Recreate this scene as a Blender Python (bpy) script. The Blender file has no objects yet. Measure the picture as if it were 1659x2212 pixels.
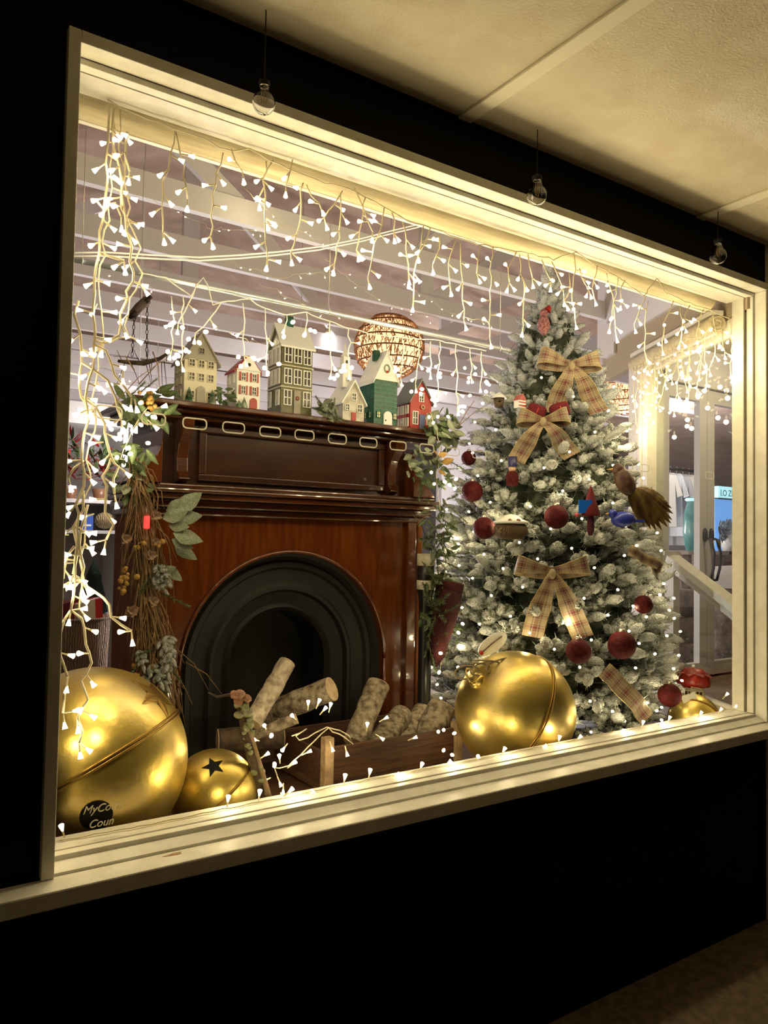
import bpy, math, random
from mathutils import Vector, Matrix, Quaternion
V = Vector
rnd = random.Random(7)

# ------------------------------------------------------------------ camera
SC = bpy.context.scene
F = 1661.0; YAW, PITCH, ROLL = 0.59700866, 0.03784258, 0.01692229
CAM = V((0, -1.85, 1.6))
_fw = V((math.sin(YAW)*math.cos(PITCH), math.cos(YAW)*math.cos(PITCH), math.sin(PITCH)))
_r = V((math.cos(YAW), -math.sin(YAW), 0)); _u = _r.cross(_fw)
RI = _r*math.cos(ROLL) + _u*math.sin(ROLL); UP = _u*math.cos(ROLL) - _r*math.sin(ROLL); FW = _fw
cd = bpy.data.cameras.new('camera'); cam = bpy.data.objects.new('camera', cd)
SC.collection.objects.link(cam); SC.camera = cam
cd.sensor_fit = 'HORIZONTAL'; cd.sensor_width = 36; cd.lens = F/1659*36
cd.clip_start = 0.05
M = Matrix((RI, UP, -FW)).transposed().to_4x4(); M.translation = CAM
cam.matrix_world = M
# ------------------------------------------------------------------ world, exposure
w = bpy.data.worlds.new('night'); SC.world = w; w.use_nodes = True
w.node_tree.nodes['Background'].inputs[0].default_value = (0.05, 0.06, 0.1, 1)
w.node_tree.nodes['Background'].inputs[1].default_value = 0.004
SC.view_settings.view_transform = 'Standard'; SC.view_settings.look = 'None'
SC.view_settings.exposure = 0.0; SC.view_settings.gamma = 1
SC.cycles.sample_clamp_indirect = 4.0
SC.cycles.max_bounces = 7; SC.cycles.diffuse_bounces = 3; SC.cycles.glossy_bounces = 3; SC.cycles.transparent_max_bounces = 12
SC.cycles.adaptive_threshold = 0.03
WARM = (1.0, 0.82, 0.46); SHOP = (1.0, 0.92, 0.91)
P_BULB = 0.12       # watts of one lit fairy bulb's point light
def at(x, y, Y=None, X=None, Z=None):
    """world point of a sight line through the photograph on a plane of given depth"""
    d = FW + RI*((x-829.5)/F) + UP*((1106-y)/F)
    t = (X-CAM.x)/d.x if X is not None else (Z-CAM.z)/d.z if Z is not None else (Y-CAM.y)/d.y
    return CAM + d*t
# ------------------------------------------------------------------ helpers
COL = SC.collection
MATS = {}
def mat(name, col, rough=0.6, metal=0.0, col2=None, scale=20.0, bump=0.0, bscale=None, emit=None, strength=0.0, kind='noise', coat=0.0, stretch=None, lo=0.4, hi=0.6, spec=None, sss=0.0, sample=True, trans=0.0):
    if name in MATS: return MATS[name]
    m = bpy.data.materials.new(name); m.use_nodes = True; nt = m.node_tree; N = nt.nodes; L = nt.links
    b = N['Principled BSDF']
    b.inputs['Base Color'].default_value = (*col, 1); b.inputs['Roughness'].default_value = rough; b.inputs['Metallic'].default_value = metal
    if coat: b.inputs['Coat Weight'].default_value = coat; b.inputs['Coat Roughness'].default_value = 0.06
    if spec is not None: b.inputs['Specular IOR Level'].default_value = spec
    if trans: b.inputs['Transmission Weight'].default_value = trans
    if emit: b.inputs['Emission Color'].default_value = (*emit, 1); b.inputs['Emission Strength'].default_value = strength
    if col2 or bump:
        tc = N.new('ShaderNodeTexCoord'); src = tc.outputs['Object']
        if stretch:
            mp = N.new('ShaderNodeMapping'); mp.inputs['Scale'].default_value = stretch; L.new(src, mp.inputs[0]); src = mp.outputs[0]
        def tex(s):
            if kind == 'wave':
                t = N.new('ShaderNodeTexWave'); t.inputs['Scale'].default_value = s; t.inputs['Distortion'].default_value = 6; t.inputs['Detail'].default_value = 3
            elif kind == 'voronoi':
                t = N.new('ShaderNodeTexVoronoi'); t.inputs['Scale'].default_value = s
            else:
                t = N.new('ShaderNodeTexNoise'); t.inputs['Scale'].default_value = s; t.inputs['Detail'].default_value = 6
            L.new(src, t.inputs['Vector']); return t.outputs[0] if kind != 'noise' else t.outputs[0]
        if col2:
            r = N.new('ShaderNodeValToRGB'); r.color_ramp.elements[0].position = lo; r.color_ramp.elements[1].position = hi
            r.color_ramp.elements[0].color = (*col, 1); r.color_ramp.elements[1].color = (*col2, 1)
            L.new(tex(scale), r.inputs[0]); L.new(r.outputs[0], b.inputs['Base Color'])
        if bump:
            bp = N.new('ShaderNodeBump'); bp.inputs['Strength'].default_value = bump; bp.inputs['Distance'].default_value = 0.01
            L.new(tex(bscale or scale), bp.inputs['Height']); L.new(bp.outputs[0], b.inputs['Normal'])
    if not sample:
        m.cycles.emission_sampling = 'NONE'
    MATS[name] = m
    return m
def root_of(o):
    while o.parent: o = o.parent
    return o
class MB:
    def __init__(s): s.v = []; s.f = []; s.m = []; s.sm = []
    def add(s, vs, fs, mi=0, smooth=False):
        o = len(s.v); s.v += [V(p) for p in vs]
        for f in fs: s.f.append([i+o for i in f]); s.m.append(mi); s.sm.append(smooth)
        return s
    def box(s, x0, x1, y0, y1, z0, z1, mi=0):
        vs = [(x, y, z) for z in (z0, z1) for y in (y0, y1) for x in (x0, x1)]
        return s.add(vs, [(0,2,3,1),(4,5,7,6),(0,1,5,4),(2,6,7,3),(0,4,6,2),(1,3,7,5)], mi)
    def obox(s, c, a, b, d, mi=0):
        """box from centre and three half-extent vectors"""
        c = V(c); a, b, d = V(a), V(b), V(d)
        vs = [c + a*i + b*j + d*k for k in (-1, 1) for j in (-1, 1) for i in (-1, 1)]
        return s.add(vs, [(0,2,3,1),(4,5,7,6),(0,1,5,4),(2,6,7,3),(0,4,6,2),(1,3,7,5)], mi)
    def tube(s, pts, r, n=6, mi=0, cap=True, smooth=True, flat=None):
        pts = [V(p) for p in pts]; k = len(pts)
        rs = r if isinstance(r, (list, tuple)) else [r]*k
        t0 = (pts[1]-pts[0]).normalized(); a = t0.orthogonal().normalized()
        vs = []
        for i, p in enumerate(pts):
            t = (pts[min(i+1, k-1)] - pts[max(i-1, 0)])
            t = t.normalized() if t.length > 1e-9 else t0
            a = (a - t*a.dot(t)); a = a.normalized() if a.length > 1e-6 else t.orthogonal().normalized()
            b = t.cross(a)
            for j in range(n):
                th = 2*math.pi*j/n; vs.append(p + (a*math.cos(th) + b*math.sin(th))*rs[i])
        fs = []
        for i in range(k-1):
            for j in range(n): fs.append((i*n+j, i*n+(j+1) % n, (i+1)*n+(j+1) % n, (i+1)*n+j))
        s.add(vs, fs, mi, smooth)
        if cap:
            o = len(s.v) - len(vs)
            s.f.append([o+j for j in range(n)][::-1]); s.m.append(mi); s.sm.append(False)
            s.f.append([o+(k-1)*n+j for j in range(n)]); s.m.append(mi); s.sm.append(False)
        return s
    def lathe(s, prof, n=24, c=(0,0,0), ax=(0,0,1), mi=0, smooth=True, sx=1.0):
        q = V((0,0,1)).rotation_difference(V(ax).normalized()); c = V(c)
        vs = []; fs = []
        for (r, z) in prof:
            for j in range(n):
                th = 2*math.pi*j/n; vs.append(c + q @ V((r*math.cos(th)*sx, r*math.sin(th), z)))
        for i in range(len(prof)-1):
            for j in range(n): fs.append((i*n+j, i*n+(j+1) % n, (i+1)*n+(j+1) % n, (i+1)*n+j))
        return s.add(vs, fs, mi, smooth)
    def ball(s, c, r, n=16, k=8, mi=0, ax=(0,0,1), sx=1.0):
        e = r if isinstance(r, (tuple, list)) else (r, r)
        return s.lathe([(max(1e-5, e[0]*math.sin(math.pi*i/k)), -e[1]*math.cos(math.pi*i/k)) for i in range(k+1)], n, c, ax, mi, True, sx)
    def prism(s, poly, d0, d1, axis='y', mi=0):
        """polygon (x,z) extruded in y, or (y,z) extruded in x, or (x,y) extruded in z"""
        n = len(poly)
        mk = {'y': lambda p, d: (p[0], d, p[1]), 'x': lambda p, d: (d, p[0], p[1]), 'z': lambda p, d: (p[0], p[1], d)}[axis]
        vs = [mk(p, d0) for p in poly] + [mk(p, d1) for p in poly]
        fs = [list(range(n))[::-1], list(range(n, 2*n))] + [(i, (i+1) % n, n+(i+1) % n, n+i) for i in range(n)]
        return s.add(vs, fs, mi)
    def build(s, name, mats, parent=None, local=False, bevel=0, kind=None, loc=None):
        me = bpy.data.meshes.new(name)
        off = V((0,0,0))
        if loc is not None: off = V(loc)
        elif parent is not None and not local: off = root_of(parent).location
        me.from_pydata([v-off for v in s.v] if not local else s.v, [], s.f)
        for m in (mats if isinstance(mats, (list, tuple)) else [mats]): me.materials.append(m)
        me.polygons.foreach_set('material_index', s.m); me.polygons.foreach_set('use_smooth', s.sm)
        me.update()
        o = bpy.data.objects.new(name, me); COL.objects.link(o)
        if parent is not None: o.parent = parent
        if loc is not None and parent is None: o.location = off
        if bevel:
            b = o.modifiers.new('bevel', 'BEVEL'); b.width = bevel; b.segments = 2; b.limit_method = 'ANGLE'; b.angle_limit = 0.7
        if kind: o['kind'] = kind
        return o
def thing(name, label, cat, loc=(0,0,0), group=None):
    o = bpy.data.objects.new(name, None); COL.objects.link(o); o.location = loc; o.empty_display_size = 0.05
    o['label'] = label; o['category'] = cat
    if group: o['group'] = group
    return o
def tag(o, label, cat, group=None):
    o['label'] = label; o['category'] = cat
    if group: o['group'] = group
    return o
def inst(name, me, parent, M):
    """a shared-mesh copy at world matrix M under parent"""
    o = bpy.data.objects.new(name, me); COL.objects.link(o)
    if parent is not None:
        o.parent = parent; M = Matrix.Translation(-root_of(parent).location) @ M
    o.matrix_basis = M
    return o
def mesh_of(mb, name, mats):
    o = mb.build(name, mats, local=True); me = o.data; bpy.data.objects.remove(o); return me
def frame(p, x, up=(0,0,1), s=1.0):
    """matrix at p with local +X along x and +Z near up"""
    x = V(x).normalized(); y = V(up).cross(x)
    y = y.normalized() if y.length > 1e-5 else x.orthogonal().normalized()
    z = x.cross(y)
    m = Matrix((x, y, z)).transposed().to_4x4(); m.translation = V(p)
    return m @ Matrix.Scale(s, 4)
def plight(parent, p, power, col, r=0.02):
    d = bpy.data.lights.get('lamp_%.3f_%.2f_%.2f' % (power, col[2], r))
    if d is None:
        d = bpy.data.lights.new('lamp_%.3f_%.2f_%.2f' % (power, col[2], r), 'POINT'); d.energy = power; d.color = col; d.shadow_soft_size = r
    o = bpy.data.objects.new('light', d); COL.objects.link(o); o.location = V(p) - root_of(parent).location; o.parent = parent
    return o
def J(a): return rnd.uniform(-a, a)
def lerp(a, b, t): return a + (b-a)*t
# ------------------------------------------------------------------ materials
white = mat('white_paint', (0.80, 0.76, 0.66), 0.45, col2=(0.74, 0.70, 0.60), scale=30, bump=0.06, bscale=60)
trimw = mat('aged_cream_paint', (0.87, 0.84, 0.74), 0.5, col2=(0.78, 0.74, 0.63), scale=14, bump=0.12, bscale=90)
dark = mat('black_wall_paint', (0.0035, 0.003, 0.003), 0.7, bump=0.1, bscale=60, spec=0.1)
stucco = mat('soffit_board', (0.76, 0.68, 0.52), 0.9, col2=(0.71, 0.62, 0.46), scale=8, bump=0.35, bscale=140, spec=0.1)
paving = mat('paving', (0.23, 0.17, 0.11), 0.9, col2=(0.15, 0.11, 0.07), scale=25, bump=0.4, bscale=120)
lav = mat('shop_white_paint', (0.74, 0.72, 0.73), 0.6, bump=0.03, bscale=40)
deck = mat('roof_board', (0.50, 0.37, 0.29), 0.8, col2=(0.42, 0.30, 0.23), scale=5, bump=0.1, bscale=30)
shopfloor = mat('shop_floor', (0.25, 0.2, 0.16), 0.5, col2=(0.18, 0.14, 0.11), scale=6)
platform = mat('display_boards', (0.09, 0.04, 0.018), 0.5, col2=(0.05, 0.025, 0.012), scale=4, stretch=(1, 12, 1))
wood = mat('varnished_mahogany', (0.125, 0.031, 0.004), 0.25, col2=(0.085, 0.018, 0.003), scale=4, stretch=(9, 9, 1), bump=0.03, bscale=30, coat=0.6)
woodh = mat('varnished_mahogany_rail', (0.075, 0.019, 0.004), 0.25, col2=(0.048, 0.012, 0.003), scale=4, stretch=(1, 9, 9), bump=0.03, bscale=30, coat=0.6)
iron = mat('black_cast_iron', (0.0045, 0.0042, 0.0036), 0.6, bump=0.1, bscale=60)
wire_c = mat('cream_cable', (0.80, 0.70, 0.48), 0.5)
wire_d = mat('dark_cable', (0.03, 0.04, 0.02), 0.5)
led = mat('lit_bulb', (1, 0.9, 0.7), 0.3, emit=(1.0, 0.87, 0.58), strength=2.4, sample=False)
led2 = mat('lit_cluster_bulb', (1, 0.9, 0.7), 0.3, emit=(1.0, 0.9, 0.6), strength=3.0, sample=False)
globe = mat('lit_globe', (1, 1, 1), 0.3, emit=(1.0, 0.95, 0.85), strength=14.0, sample=False)
gold = mat('aged_gold_leaf', (0.80, 0.60, 0.15), 0.37, 0.92, col2=(0.66, 0.52, 0.21), scale=7, bump=0.14, bscale=35, lo=0.42, hi=0.62)
goldd = mat('dark_gold_seam', (0.33, 0.20, 0.05), 0.38, 0.9)
black = mat('black_void', (0.004, 0.004, 0.004), 0.9)
chrome = mat('chrome', (0.80, 0.85, 0.92), 0.28, 0.75)
barkl = mat('pale_bark', (0.60, 0.51, 0.39), 0.9, col2=(0.22, 0.165, 0.11), scale=38, bump=1.0, bscale=70, lo=0.42, hi=0.72)
barkd = mat('grey_brown_bark', (0.40, 0.33, 0.24), 0.95, col2=(0.11, 0.08, 0.05), scale=42, bump=1.0, bscale=75, lo=0.40, hi=0.66)
barkk = mat('dark_bark', (0.06, 0.04, 0.025), 0.9, bump=0.8, bscale=60, col2=(0.12, 0.08, 0.05), scale=30)
cutend = mat('sawn_end', (0.62, 0.47, 0.29), 0.8, col2=(0.48, 0.34, 0.2), scale=30, bump=0.1)
crate_m = mat('brown_crate_board', (0.10, 0.042, 0.016), 0.65, col2=(0.045, 0.018, 0.008), scale=6, stretch=(1, 12, 22), bump=0.2, bscale=20)
post_m = mat('rough_pale_post', (0.40, 0.27, 0.15), 0.85, col2=(0.26, 0.17, 0.09), scale=25, bump=0.5, bscale=40)
glass = bpy.data.materials.new('clear_glass'); glass.use_nodes = True
_n = glass.node_tree.nodes; _n.remove(_n['Principled BSDF']); _t = _n.new('ShaderNodeBsdfTransparent'); _t.inputs[0].default_value = (1, 1, 1, 1)
glass.node_tree.links.new(_t.outputs[0], _n['Material Output'].inputs[0])
def reflective_glass(name, tint):
    g = bpy.data.materials.new(name); g.use_nodes = True; nt = g.node_tree; n = nt.nodes; n.remove(n['Principled BSDF'])
    t = n.new('ShaderNodeBsdfTransparent'); t.inputs[0].default_value = tint
    gl = n.new('ShaderNodeBsdfGlossy'); gl.inputs['Roughness'].default_value = 0.0
    fr = n.new('ShaderNodeFresnel'); fr.inputs[0].default_value = 1.75; mx = n.new('ShaderNodeMixShader')
    ge = n.new('ShaderNodeNewGeometry'); mu = n.new('ShaderNodeMath'); mu.operation = 'SUBTRACT'; mu.use_clamp = True   # front faces of the pane reflect
    nt.links.new(fr.outputs[0], mu.inputs[0]); nt.links.new(ge.outputs['Backfacing'], mu.inputs[1]); nt.links.new(mu.outputs[0], mx.inputs[0]); nt.links.new(t.outputs[0], mx.inputs[1]); nt.links.new(gl.outputs[0], mx.inputs[2])
    nt.links.new(mx.outputs[0], n['Material Output'].inputs[0]); return g
sideglass = reflective_glass('side_glass', (0.93, 0.95, 0.94, 1))
bulbglass = reflective_glass('bulb_glass', (0.9, 0.88, 0.8, 1))
# ------------------------------------------------------------------ structure
X0, X1, ZB, ZT = 0.38, 3.265, 0.845, 2.734
SOF = 2.947; PLAT = 0.705; FLOOR = 0.70
def struct(o): o['kind'] = 'structure'; return o
b = MB(); b.box(-3, X0-0.0275, 0, 0.15, 0, SOF); b.box(X0-0.0275, X1+0.02, 0, 0.15, 0, ZB-0.045); b.box(X0-0.0275, X1+0.02, 0, 0.15, ZT+0.03, SOF)
struct(b.build('wall_front', dark))
# soffit of the porch: boards with raised cover strips
ce = struct(MB().box(-3, 7, -4.5, 0.0, SOF+0.015, SOF+0.1).build('ceiling_1', stucco))
bx = [-3, -0.97, 0.285, 1.54, 2.795, 4.05, 5.3, 7]
for i in range(len(bx)-1):
    MB().box(bx[i]+0.003, bx[i+1]-0.003, -4.5, -0.001, SOF, SOF+0.014).build('soffit_board', stucco, ce)
for x in bx[1:-1]:
    MB().box(x-0.026, x+0.026, -4.5, -0.002, SOF-0.010, SOF-0.0005).build('cover_strip', mat('cover_strip_paint', (0.84, 0.77, 0.60), 0.8), ce, bevel=0.002)
struct(MB().box(-3, 8, -5, 0.0, -0.1, 0.0).build('floor_1', paving))
struct(MB().box(X1+0.15, 8, 0.0, 1.3, 0, FLOOR).build('floor_2', paving))
# main shop window
win = struct(thing('window_1', 'large cream framed shop display window', 'window', (X0, 0, ZB))); del win['category']; del win['label']
cw = 0.0275
MB().box(X0-cw, X0, -0.022, 0.03, ZB-0.001, ZT+0.03).build('side_casing', trimw, win, bevel=0.002)
MB().box(X0, X1+0.004, -0.022, 0.037, ZT, ZT+0.03).build('head_casing', trimw, win, bevel=0.002)
MB().box(X0-0.0, X0+0.010, 0.031, 0.075, ZB, ZT).build('side_stop', trimw, win)
MB().box(X0+0.010, X1, 0.037, 0.068, ZT-0.016, ZT).build('head_stop', trimw, win, bevel=0.002)
MB().box(X0+0.010, X1-0.012, 0.072, 0.165, ZT-0.016, ZT+0.02).build('head_lining', white, win)
MB().box(X1-0.003, X1+0.02, -0.018, 0.036, ZB, ZT-0.0005).build('side_casing', trimw, win, bevel=0.003)
MB().box(X1-0.014, X1+0.01, 0.037, 0.067, ZB+0.03, ZT-0.0165).build('side_stop', trimw, win, bevel=0.002)
MB().box(X1+0.022, X1+0.17, -0.03, 0.02, 0, SOF-0.001).build('corner_board', trimw, win, bevel=0.004)
MB().box(0.05, X1+0.021, -0.083, -0.008, ZB-0.042, ZB-0.002).build('sill', trimw, win, bevel=0.004)
MB().prism([(-0.008, ZB-0.02), (-0.008, ZB+0.004), (0.030, ZB+0.016), (0.030, ZB-0.02)], X0+0.001, X1-0.004, 'x').build('sill_slope', trimw, win)
MB().box(X0+0.001, X1-0.014, 0.0305, 0.058, ZB-0.02, ZB+0.028).build('glazing_bead', trimw, win, bevel=0.002)
MB().box(X0+0.001, X1-0.014, 0.0585, 0.14, ZB-0.09, ZB+0.031).build('inner_ledge', white, win, bevel=0.003)
MB().box(X0+0.005, X1-0.005, 0.069, 0.0715, ZB+0.029, ZT-0.012).build('pane', glass, win)
cp_ = at(375, 1845, Z=ZB-0.001); mbp = MB(); k_ = 9
mbp.prism([(cp_.x + 0.028*math.cos(i*0.7)*(0.6+0.4*((i*5) % 3)/2), cp_.y + 0.009*math.sin(i*0.7)*(0.6+0.4*((i*7) % 3)/2)) for i in range(k_)], ZB-0.003, ZB-0.0012, 'z'); mbp.build('peeled_patch', mat('bare_wood_patch', (0.30, 0.17, 0.09), 0.9, col2=(0.5, 0.36, 0.2), scale=80), win)
# inside header over the window
struct(MB().box(-1.5, X1, 0.166, 0.20, ZT+0.05, 3.6).build('trim_1', white))
# right jamb inside and canted side window
SA = V((3.262, 0.10, 0)); SD = V((0.459, 0.888, 0)).normalized(); SN = V((-SD.y, SD.x, 0))   # SN points into the display
SB = SA + SD*1.02
win2 = struct(thing('window_2', 'canted side window', 'window', (SA.x, SA.y, ZB))); del win2['category']; del win2['label']
def sbar(name, s0, s1, n0, n1, z0, z1, m, bev=0.003):
    c = SA + SD*((s0+s1)/2) + SN*((n0+n1)/2) + V((0,0,(z0+z1)/2))
    return MB().obox(c, SD*((s1-s0)/2), SN*((n1-n0)/2), V((0,0,(z1-z0)/2))).build(name, m, win2, bevel=bev)
MB().box(X1-0.026, X1-0.013, 0.0735, 0.13, ZB+0.031, ZT+0.02).build('front_post', white, win2, bevel=0.003)
sbar('near_stile', -0.02, 0.05, -0.055, 0.0, ZB-0.1, 2.66, white)
sbar('sill_rail', 0.05, 0.86, -0.05, 0.012, ZB-0.15, ZB+0.02, white)
sbar('head_rail', 0.05, 0.86, -0.05, 0.0, 2.585, 2.66, white)
sbar('far_post', 0.86, 1.10, -0.07, 0.03, PLAT, 2.665, white)
sbar('far_post_moulding', 0.92, 0.95, 0.03, 0.042, PLAT, 2.66, white)
sbar('pane', 0.051, 0.859, -0.03, -0.026, ZB+0.021, 2.584, sideglass, 0)
# wall and bulkhead over the side window
tanw = mat('tan_wall', (0.42, 0.34, 0.23), 0.7, bump=0.05, bscale=40)
c = SA + SD*0.75 + SN*-0.03 + V((0,0,2.7675))
struct(MB().obox(c, SD*0.80, SN*0.03, V((0,0,0.1025))).build('wall_right', tanw))
c = SA + SD*0.86 + SN*-0.13 + V((0,0,3.20))
struct(MB().obox(c, SD*0.74, SN*0.15, V((0,0,0.329))).build('wall_bulkhead', lav))
# rolled blinds
blind_m = mat('rolled_blind_cloth', (0.62, 0.54, 0.36), 0.75, col2=(0.50, 0.42, 0.26), scale=6, stretch=(1, 10, 10), bump=0.15, bscale=30)
def roll_blind(label, a, d, ln, n, rad):
    t = thing('roller_blind', label, 'blind', a, 'rolled up blinds')
    side = V((0,0,1)).cross(d)
    mb = MB(); pts = []
    k = 26; prof = []
    for i in range(k):
        th = 2*math.pi*i/k; rr = rad*(1 + 0.05*math.sin(3*th) + 0.04*math.sin(th*2+1)); prof.append(side*(math.cos(th)*rr) + V((0,0,math.sin(th)*rr*1.05)))
    vs = [a + q for q in prof] + [a + d*ln + q for q in prof]
    mb.add(vs, [(i, (i+1) % k, k+(i+1) % k, k+i) for i in range(k)], 0, True)
    mb.add(vs, [list(range(k))[::-1], list(range(k, 2*k))], 0)
    mb.build('roll', blind_m, t)
    sp = [a - d*0.002 + side*(math.cos(th)*rad*th/16) + V((0,0,math.sin(th)*rad*th/16)) for th in [0.4*i for i in range(38)]]
    MB().tube(sp, 0.0016, 4).build('roll_edge', blind_m, t)
    hb = a + d*(ln/2) - V((0,0,rad*1.02)) + side*rad*0.3
    MB().obox(hb, d*(ln/2), side*0.008, V((0,0,0.005))).build('hem_bar', white, t)
    MB().obox(a + d*(ln/2) + V((0,0,rad+0.012)), d*(ln/2), side*0.03, V((0,0,0.011))).build('head_rail', white, t)
    return t
roll_blind('long rolled cream blind above the front window', V((X0+0.02, 0.225, 2.735)), V((1,0,0)), X1-0.09-X0, None, 0.046)
roll_blind('short rolled cream blind above the canted side window', SA + SD*0.10 + SN*0.055 + V((0,0,2.635)), SD, 0.86, None, 0.042)
# display platform, shop floor, back walls
struct(MB().box(-1.0, 3.75, 0.141, 1.75, FLOOR-0.3, PLAT).build('floor_3', platform))
struct(MB().box(-4, 14, 1.751, 9, FLOOR-0.1, FLOOR).build('floor_4', shopfloor))
struct(MB().box(-4, 14, 8.6, 8.75, FLOOR, 4.6).build('wall_back', lav))
struct(MB().box(-4.1, -4, 0.2, 8.6, FLOOR, 4.6).build('wall_left', lav))
# roof: gable deck with exposed white trusses running along the front
def roofz(x): return 4.15 - abs(x-2.2)*0.20
rp = [(-4, roofz(-4)), (2.2, 4.15), (13.9, roofz(13.9)), (13.9, roofz(13.9)+0.08), (2.2, 4.23), (-4, roofz(-4)+0.08)]
ce2 = struct(MB().prism(rp, 0.21, 8.7).build('ceiling_2', deck))
for i in range(12):
    y = 1.43 + i*0.59
    tr = MB().box(-3.9, 13.5, y-0.02, y+0.02, 3.05, 3.165).build('roof_truss', lav, ce2)
    x = -3.3 + (0.55*i) % 1.9
    k = 0
    while x < 10 and i < 4:
        z1 = roofz(x)-0.02
        if (k + i) % 2 == 0: MB().box(x-0.05, x+0.05, y+0.021, y+0.055, 3.06, z1).build('web_post', lav, tr)
        xb = x + 0.95; z2 = roofz(xb) - 0.02
        a0 = V((x + (0 if k % 2 else 0.95), y+0.038, 3.12)); a1 = V((x + (0.95 if k % 2 else 0), y+0.038, min(z1, z2)))
        d = (a1-a0); n = V((0,1,0)).cross(d).normalized()
        MB().obox((a0+a1)/2, d/2, n*0.045, V((0,0.015,0))).build('web_brace', lav, tr)
        x += 1.9; k += 1
# entrance recess: glazed double doors and their wall
DY = 1.32
dr = struct(thing('door_1', 'double doors', 'door', (4.36, DY, FLOOR))); del dr['category']; del dr['label']
doorw = mat('door_white', (0.70, 0.68, 0.64), 0.45)
DXL, DXM, DXR, DT = 4.37, 4.885, 5.40, 2.70
MB().box(DXL-0.10, DXL-0.005, DY-0.03, DY+0.09, FLOOR, DT+0.1).build('jamb', doorw, dr)
MB().box(DXR+0.005, DXR+0.1, DY-0.03, DY+0.09, FLOOR, DT+0.1).build('jamb', doorw, dr)
MB().box(DXL-0.1, DXR+0.1, DY-0.03, DY+0.09, DT+0.006, DT+0.1).build('head', doorw, dr)
for (a, c) in ((DXL, DXM-0.002), (DXM+0.002, DXR)):
    b = MB(); s = 0.085
    b.box(a, a+s, DY, DY+0.045, FLOOR+0.01, DT); b.box(c-s, c, DY, DY+0.045, FLOOR+0.01, DT)
    b.box(a+s, c-s, DY, DY+0.045, FLOOR+0.01, FLOOR+0.10); b.box(a+s, c-s, DY, DY+0.045, DT-0.09, DT)
    lf = b.build('door_leaf', doorw, dr)
    MB().box(a+s, c-s, DY+0.02, DY+0.025, FLOOR+0.10, DT-0.09).build('door_pane', glass, lf)
    hx = (c-0.035) if a == DXL else (a+0.035)
    h = MB(); h.tube([(hx, DY-0.006, 1.66), (hx, DY-0.05, 1.65), (hx+0.012, DY-0.07, 1.56), (hx+0.012, DY-0.065, 1.45), (hx, DY-0.05, 1.37), (hx, DY-0.006, 1.36)], 0.010, 8)
    h.ball((hx, DY-0.008, 1.68), (0.02, 0.05), 10, 6, ax=(0,0,1)); h.ball((hx, DY-0.008, 1.34), (0.018, 0.05), 10, 6)
    h.build('door_handle', mat('dark_bronze', (0.03, 0.028, 0.022), 0.4, 0.8), lf)
struct(MB().box(DXR+0.1, 8, DY-0.02, DY+0.1, FLOOR, 3.6).build('wall_entrance', lav))
struct(MB().box(3.86, DXL-0.1, DY-0.02, DY+0.1, DT+0.1, 3.0).build('trim_2', lav))
struct(MB().box(DXL-0.1, DXR+0.1, DY-0.02, DY+0.1, DT+0.101, 3.6).build('trim_3', lav))
# entrance porch ceiling and an unseen lamp added to light the recess
struct(MB().box(3.9, 8, 0.03, DY-0.03, 2.97, 3.05).build('ceiling_3', stucco))
pl_ = thing('unseen_porch_lamp', 'unseen round frosted lamp added to light the entrance porch', 'ceiling lamp', (4.75, 0.55, 2.965), None)
MB().lathe([(1e-4, -0.09), (0.07, -0.085), (0.12, -0.05), (0.13, -0.012)], 24, (4.75, 0.55, 2.968)).build('shade', mat('lit_frosted_shade', (1, 1, 1), 0.5, emit=(1.0, 0.82, 0.55), strength=4.0, sample=False), pl_)
MB().lathe([(0.14, -0.012), (0.14, -0.001), (1e-4, -0.001)], 24, (4.75, 0.55, 2.969)).build('ceiling_rose', white, pl_)
plight(pl_, (4.75, 0.55, 2.83), 24, (1.0, 0.80, 0.52), 0.08)
hr = thing('handrail', 'sloping white wooden handrail outside the glazed entrance doors', 'handrail', at(1449,1200,Y=0.95))
p1, p2 = at(1452, 1206, Y=0.98), at(1608, 1325, Y=0.42)
d = (p2-p1); nn = d.normalized().cross(V((0,0,1))).normalized(); uu = nn.cross(d.normalized())
MB().obox((p1+p2)/2, d/2, nn*0.045, uu*0.022).build('rail', white, hr, bevel=0.004)
MB().obox((p1+p2)/2 - uu*0.045, d/2, nn*0.018, uu*0.022).build('under_rail', white, hr)
pz = at(1440, 1192, Y=1.02)
MB().box(pz.x-0.09, pz.x+0.07, pz.y-0.05, pz.y+0.05, pz.z-0.02, pz.z+0.005).build('landing_cap', white, hr)
MB().box(p1.x-0.03, p1.x+0.03, p1.y-0.03, p1.y+0.03, FLOOR, p1.z-0.03).build('newel_post', white, hr)
MB().box(p2.x-0.03, p2.x+0.03, p2.y-0.03, p2.y+0.03, FLOOR, p2.z-0.06).build('newel_post', white, hr)
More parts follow.
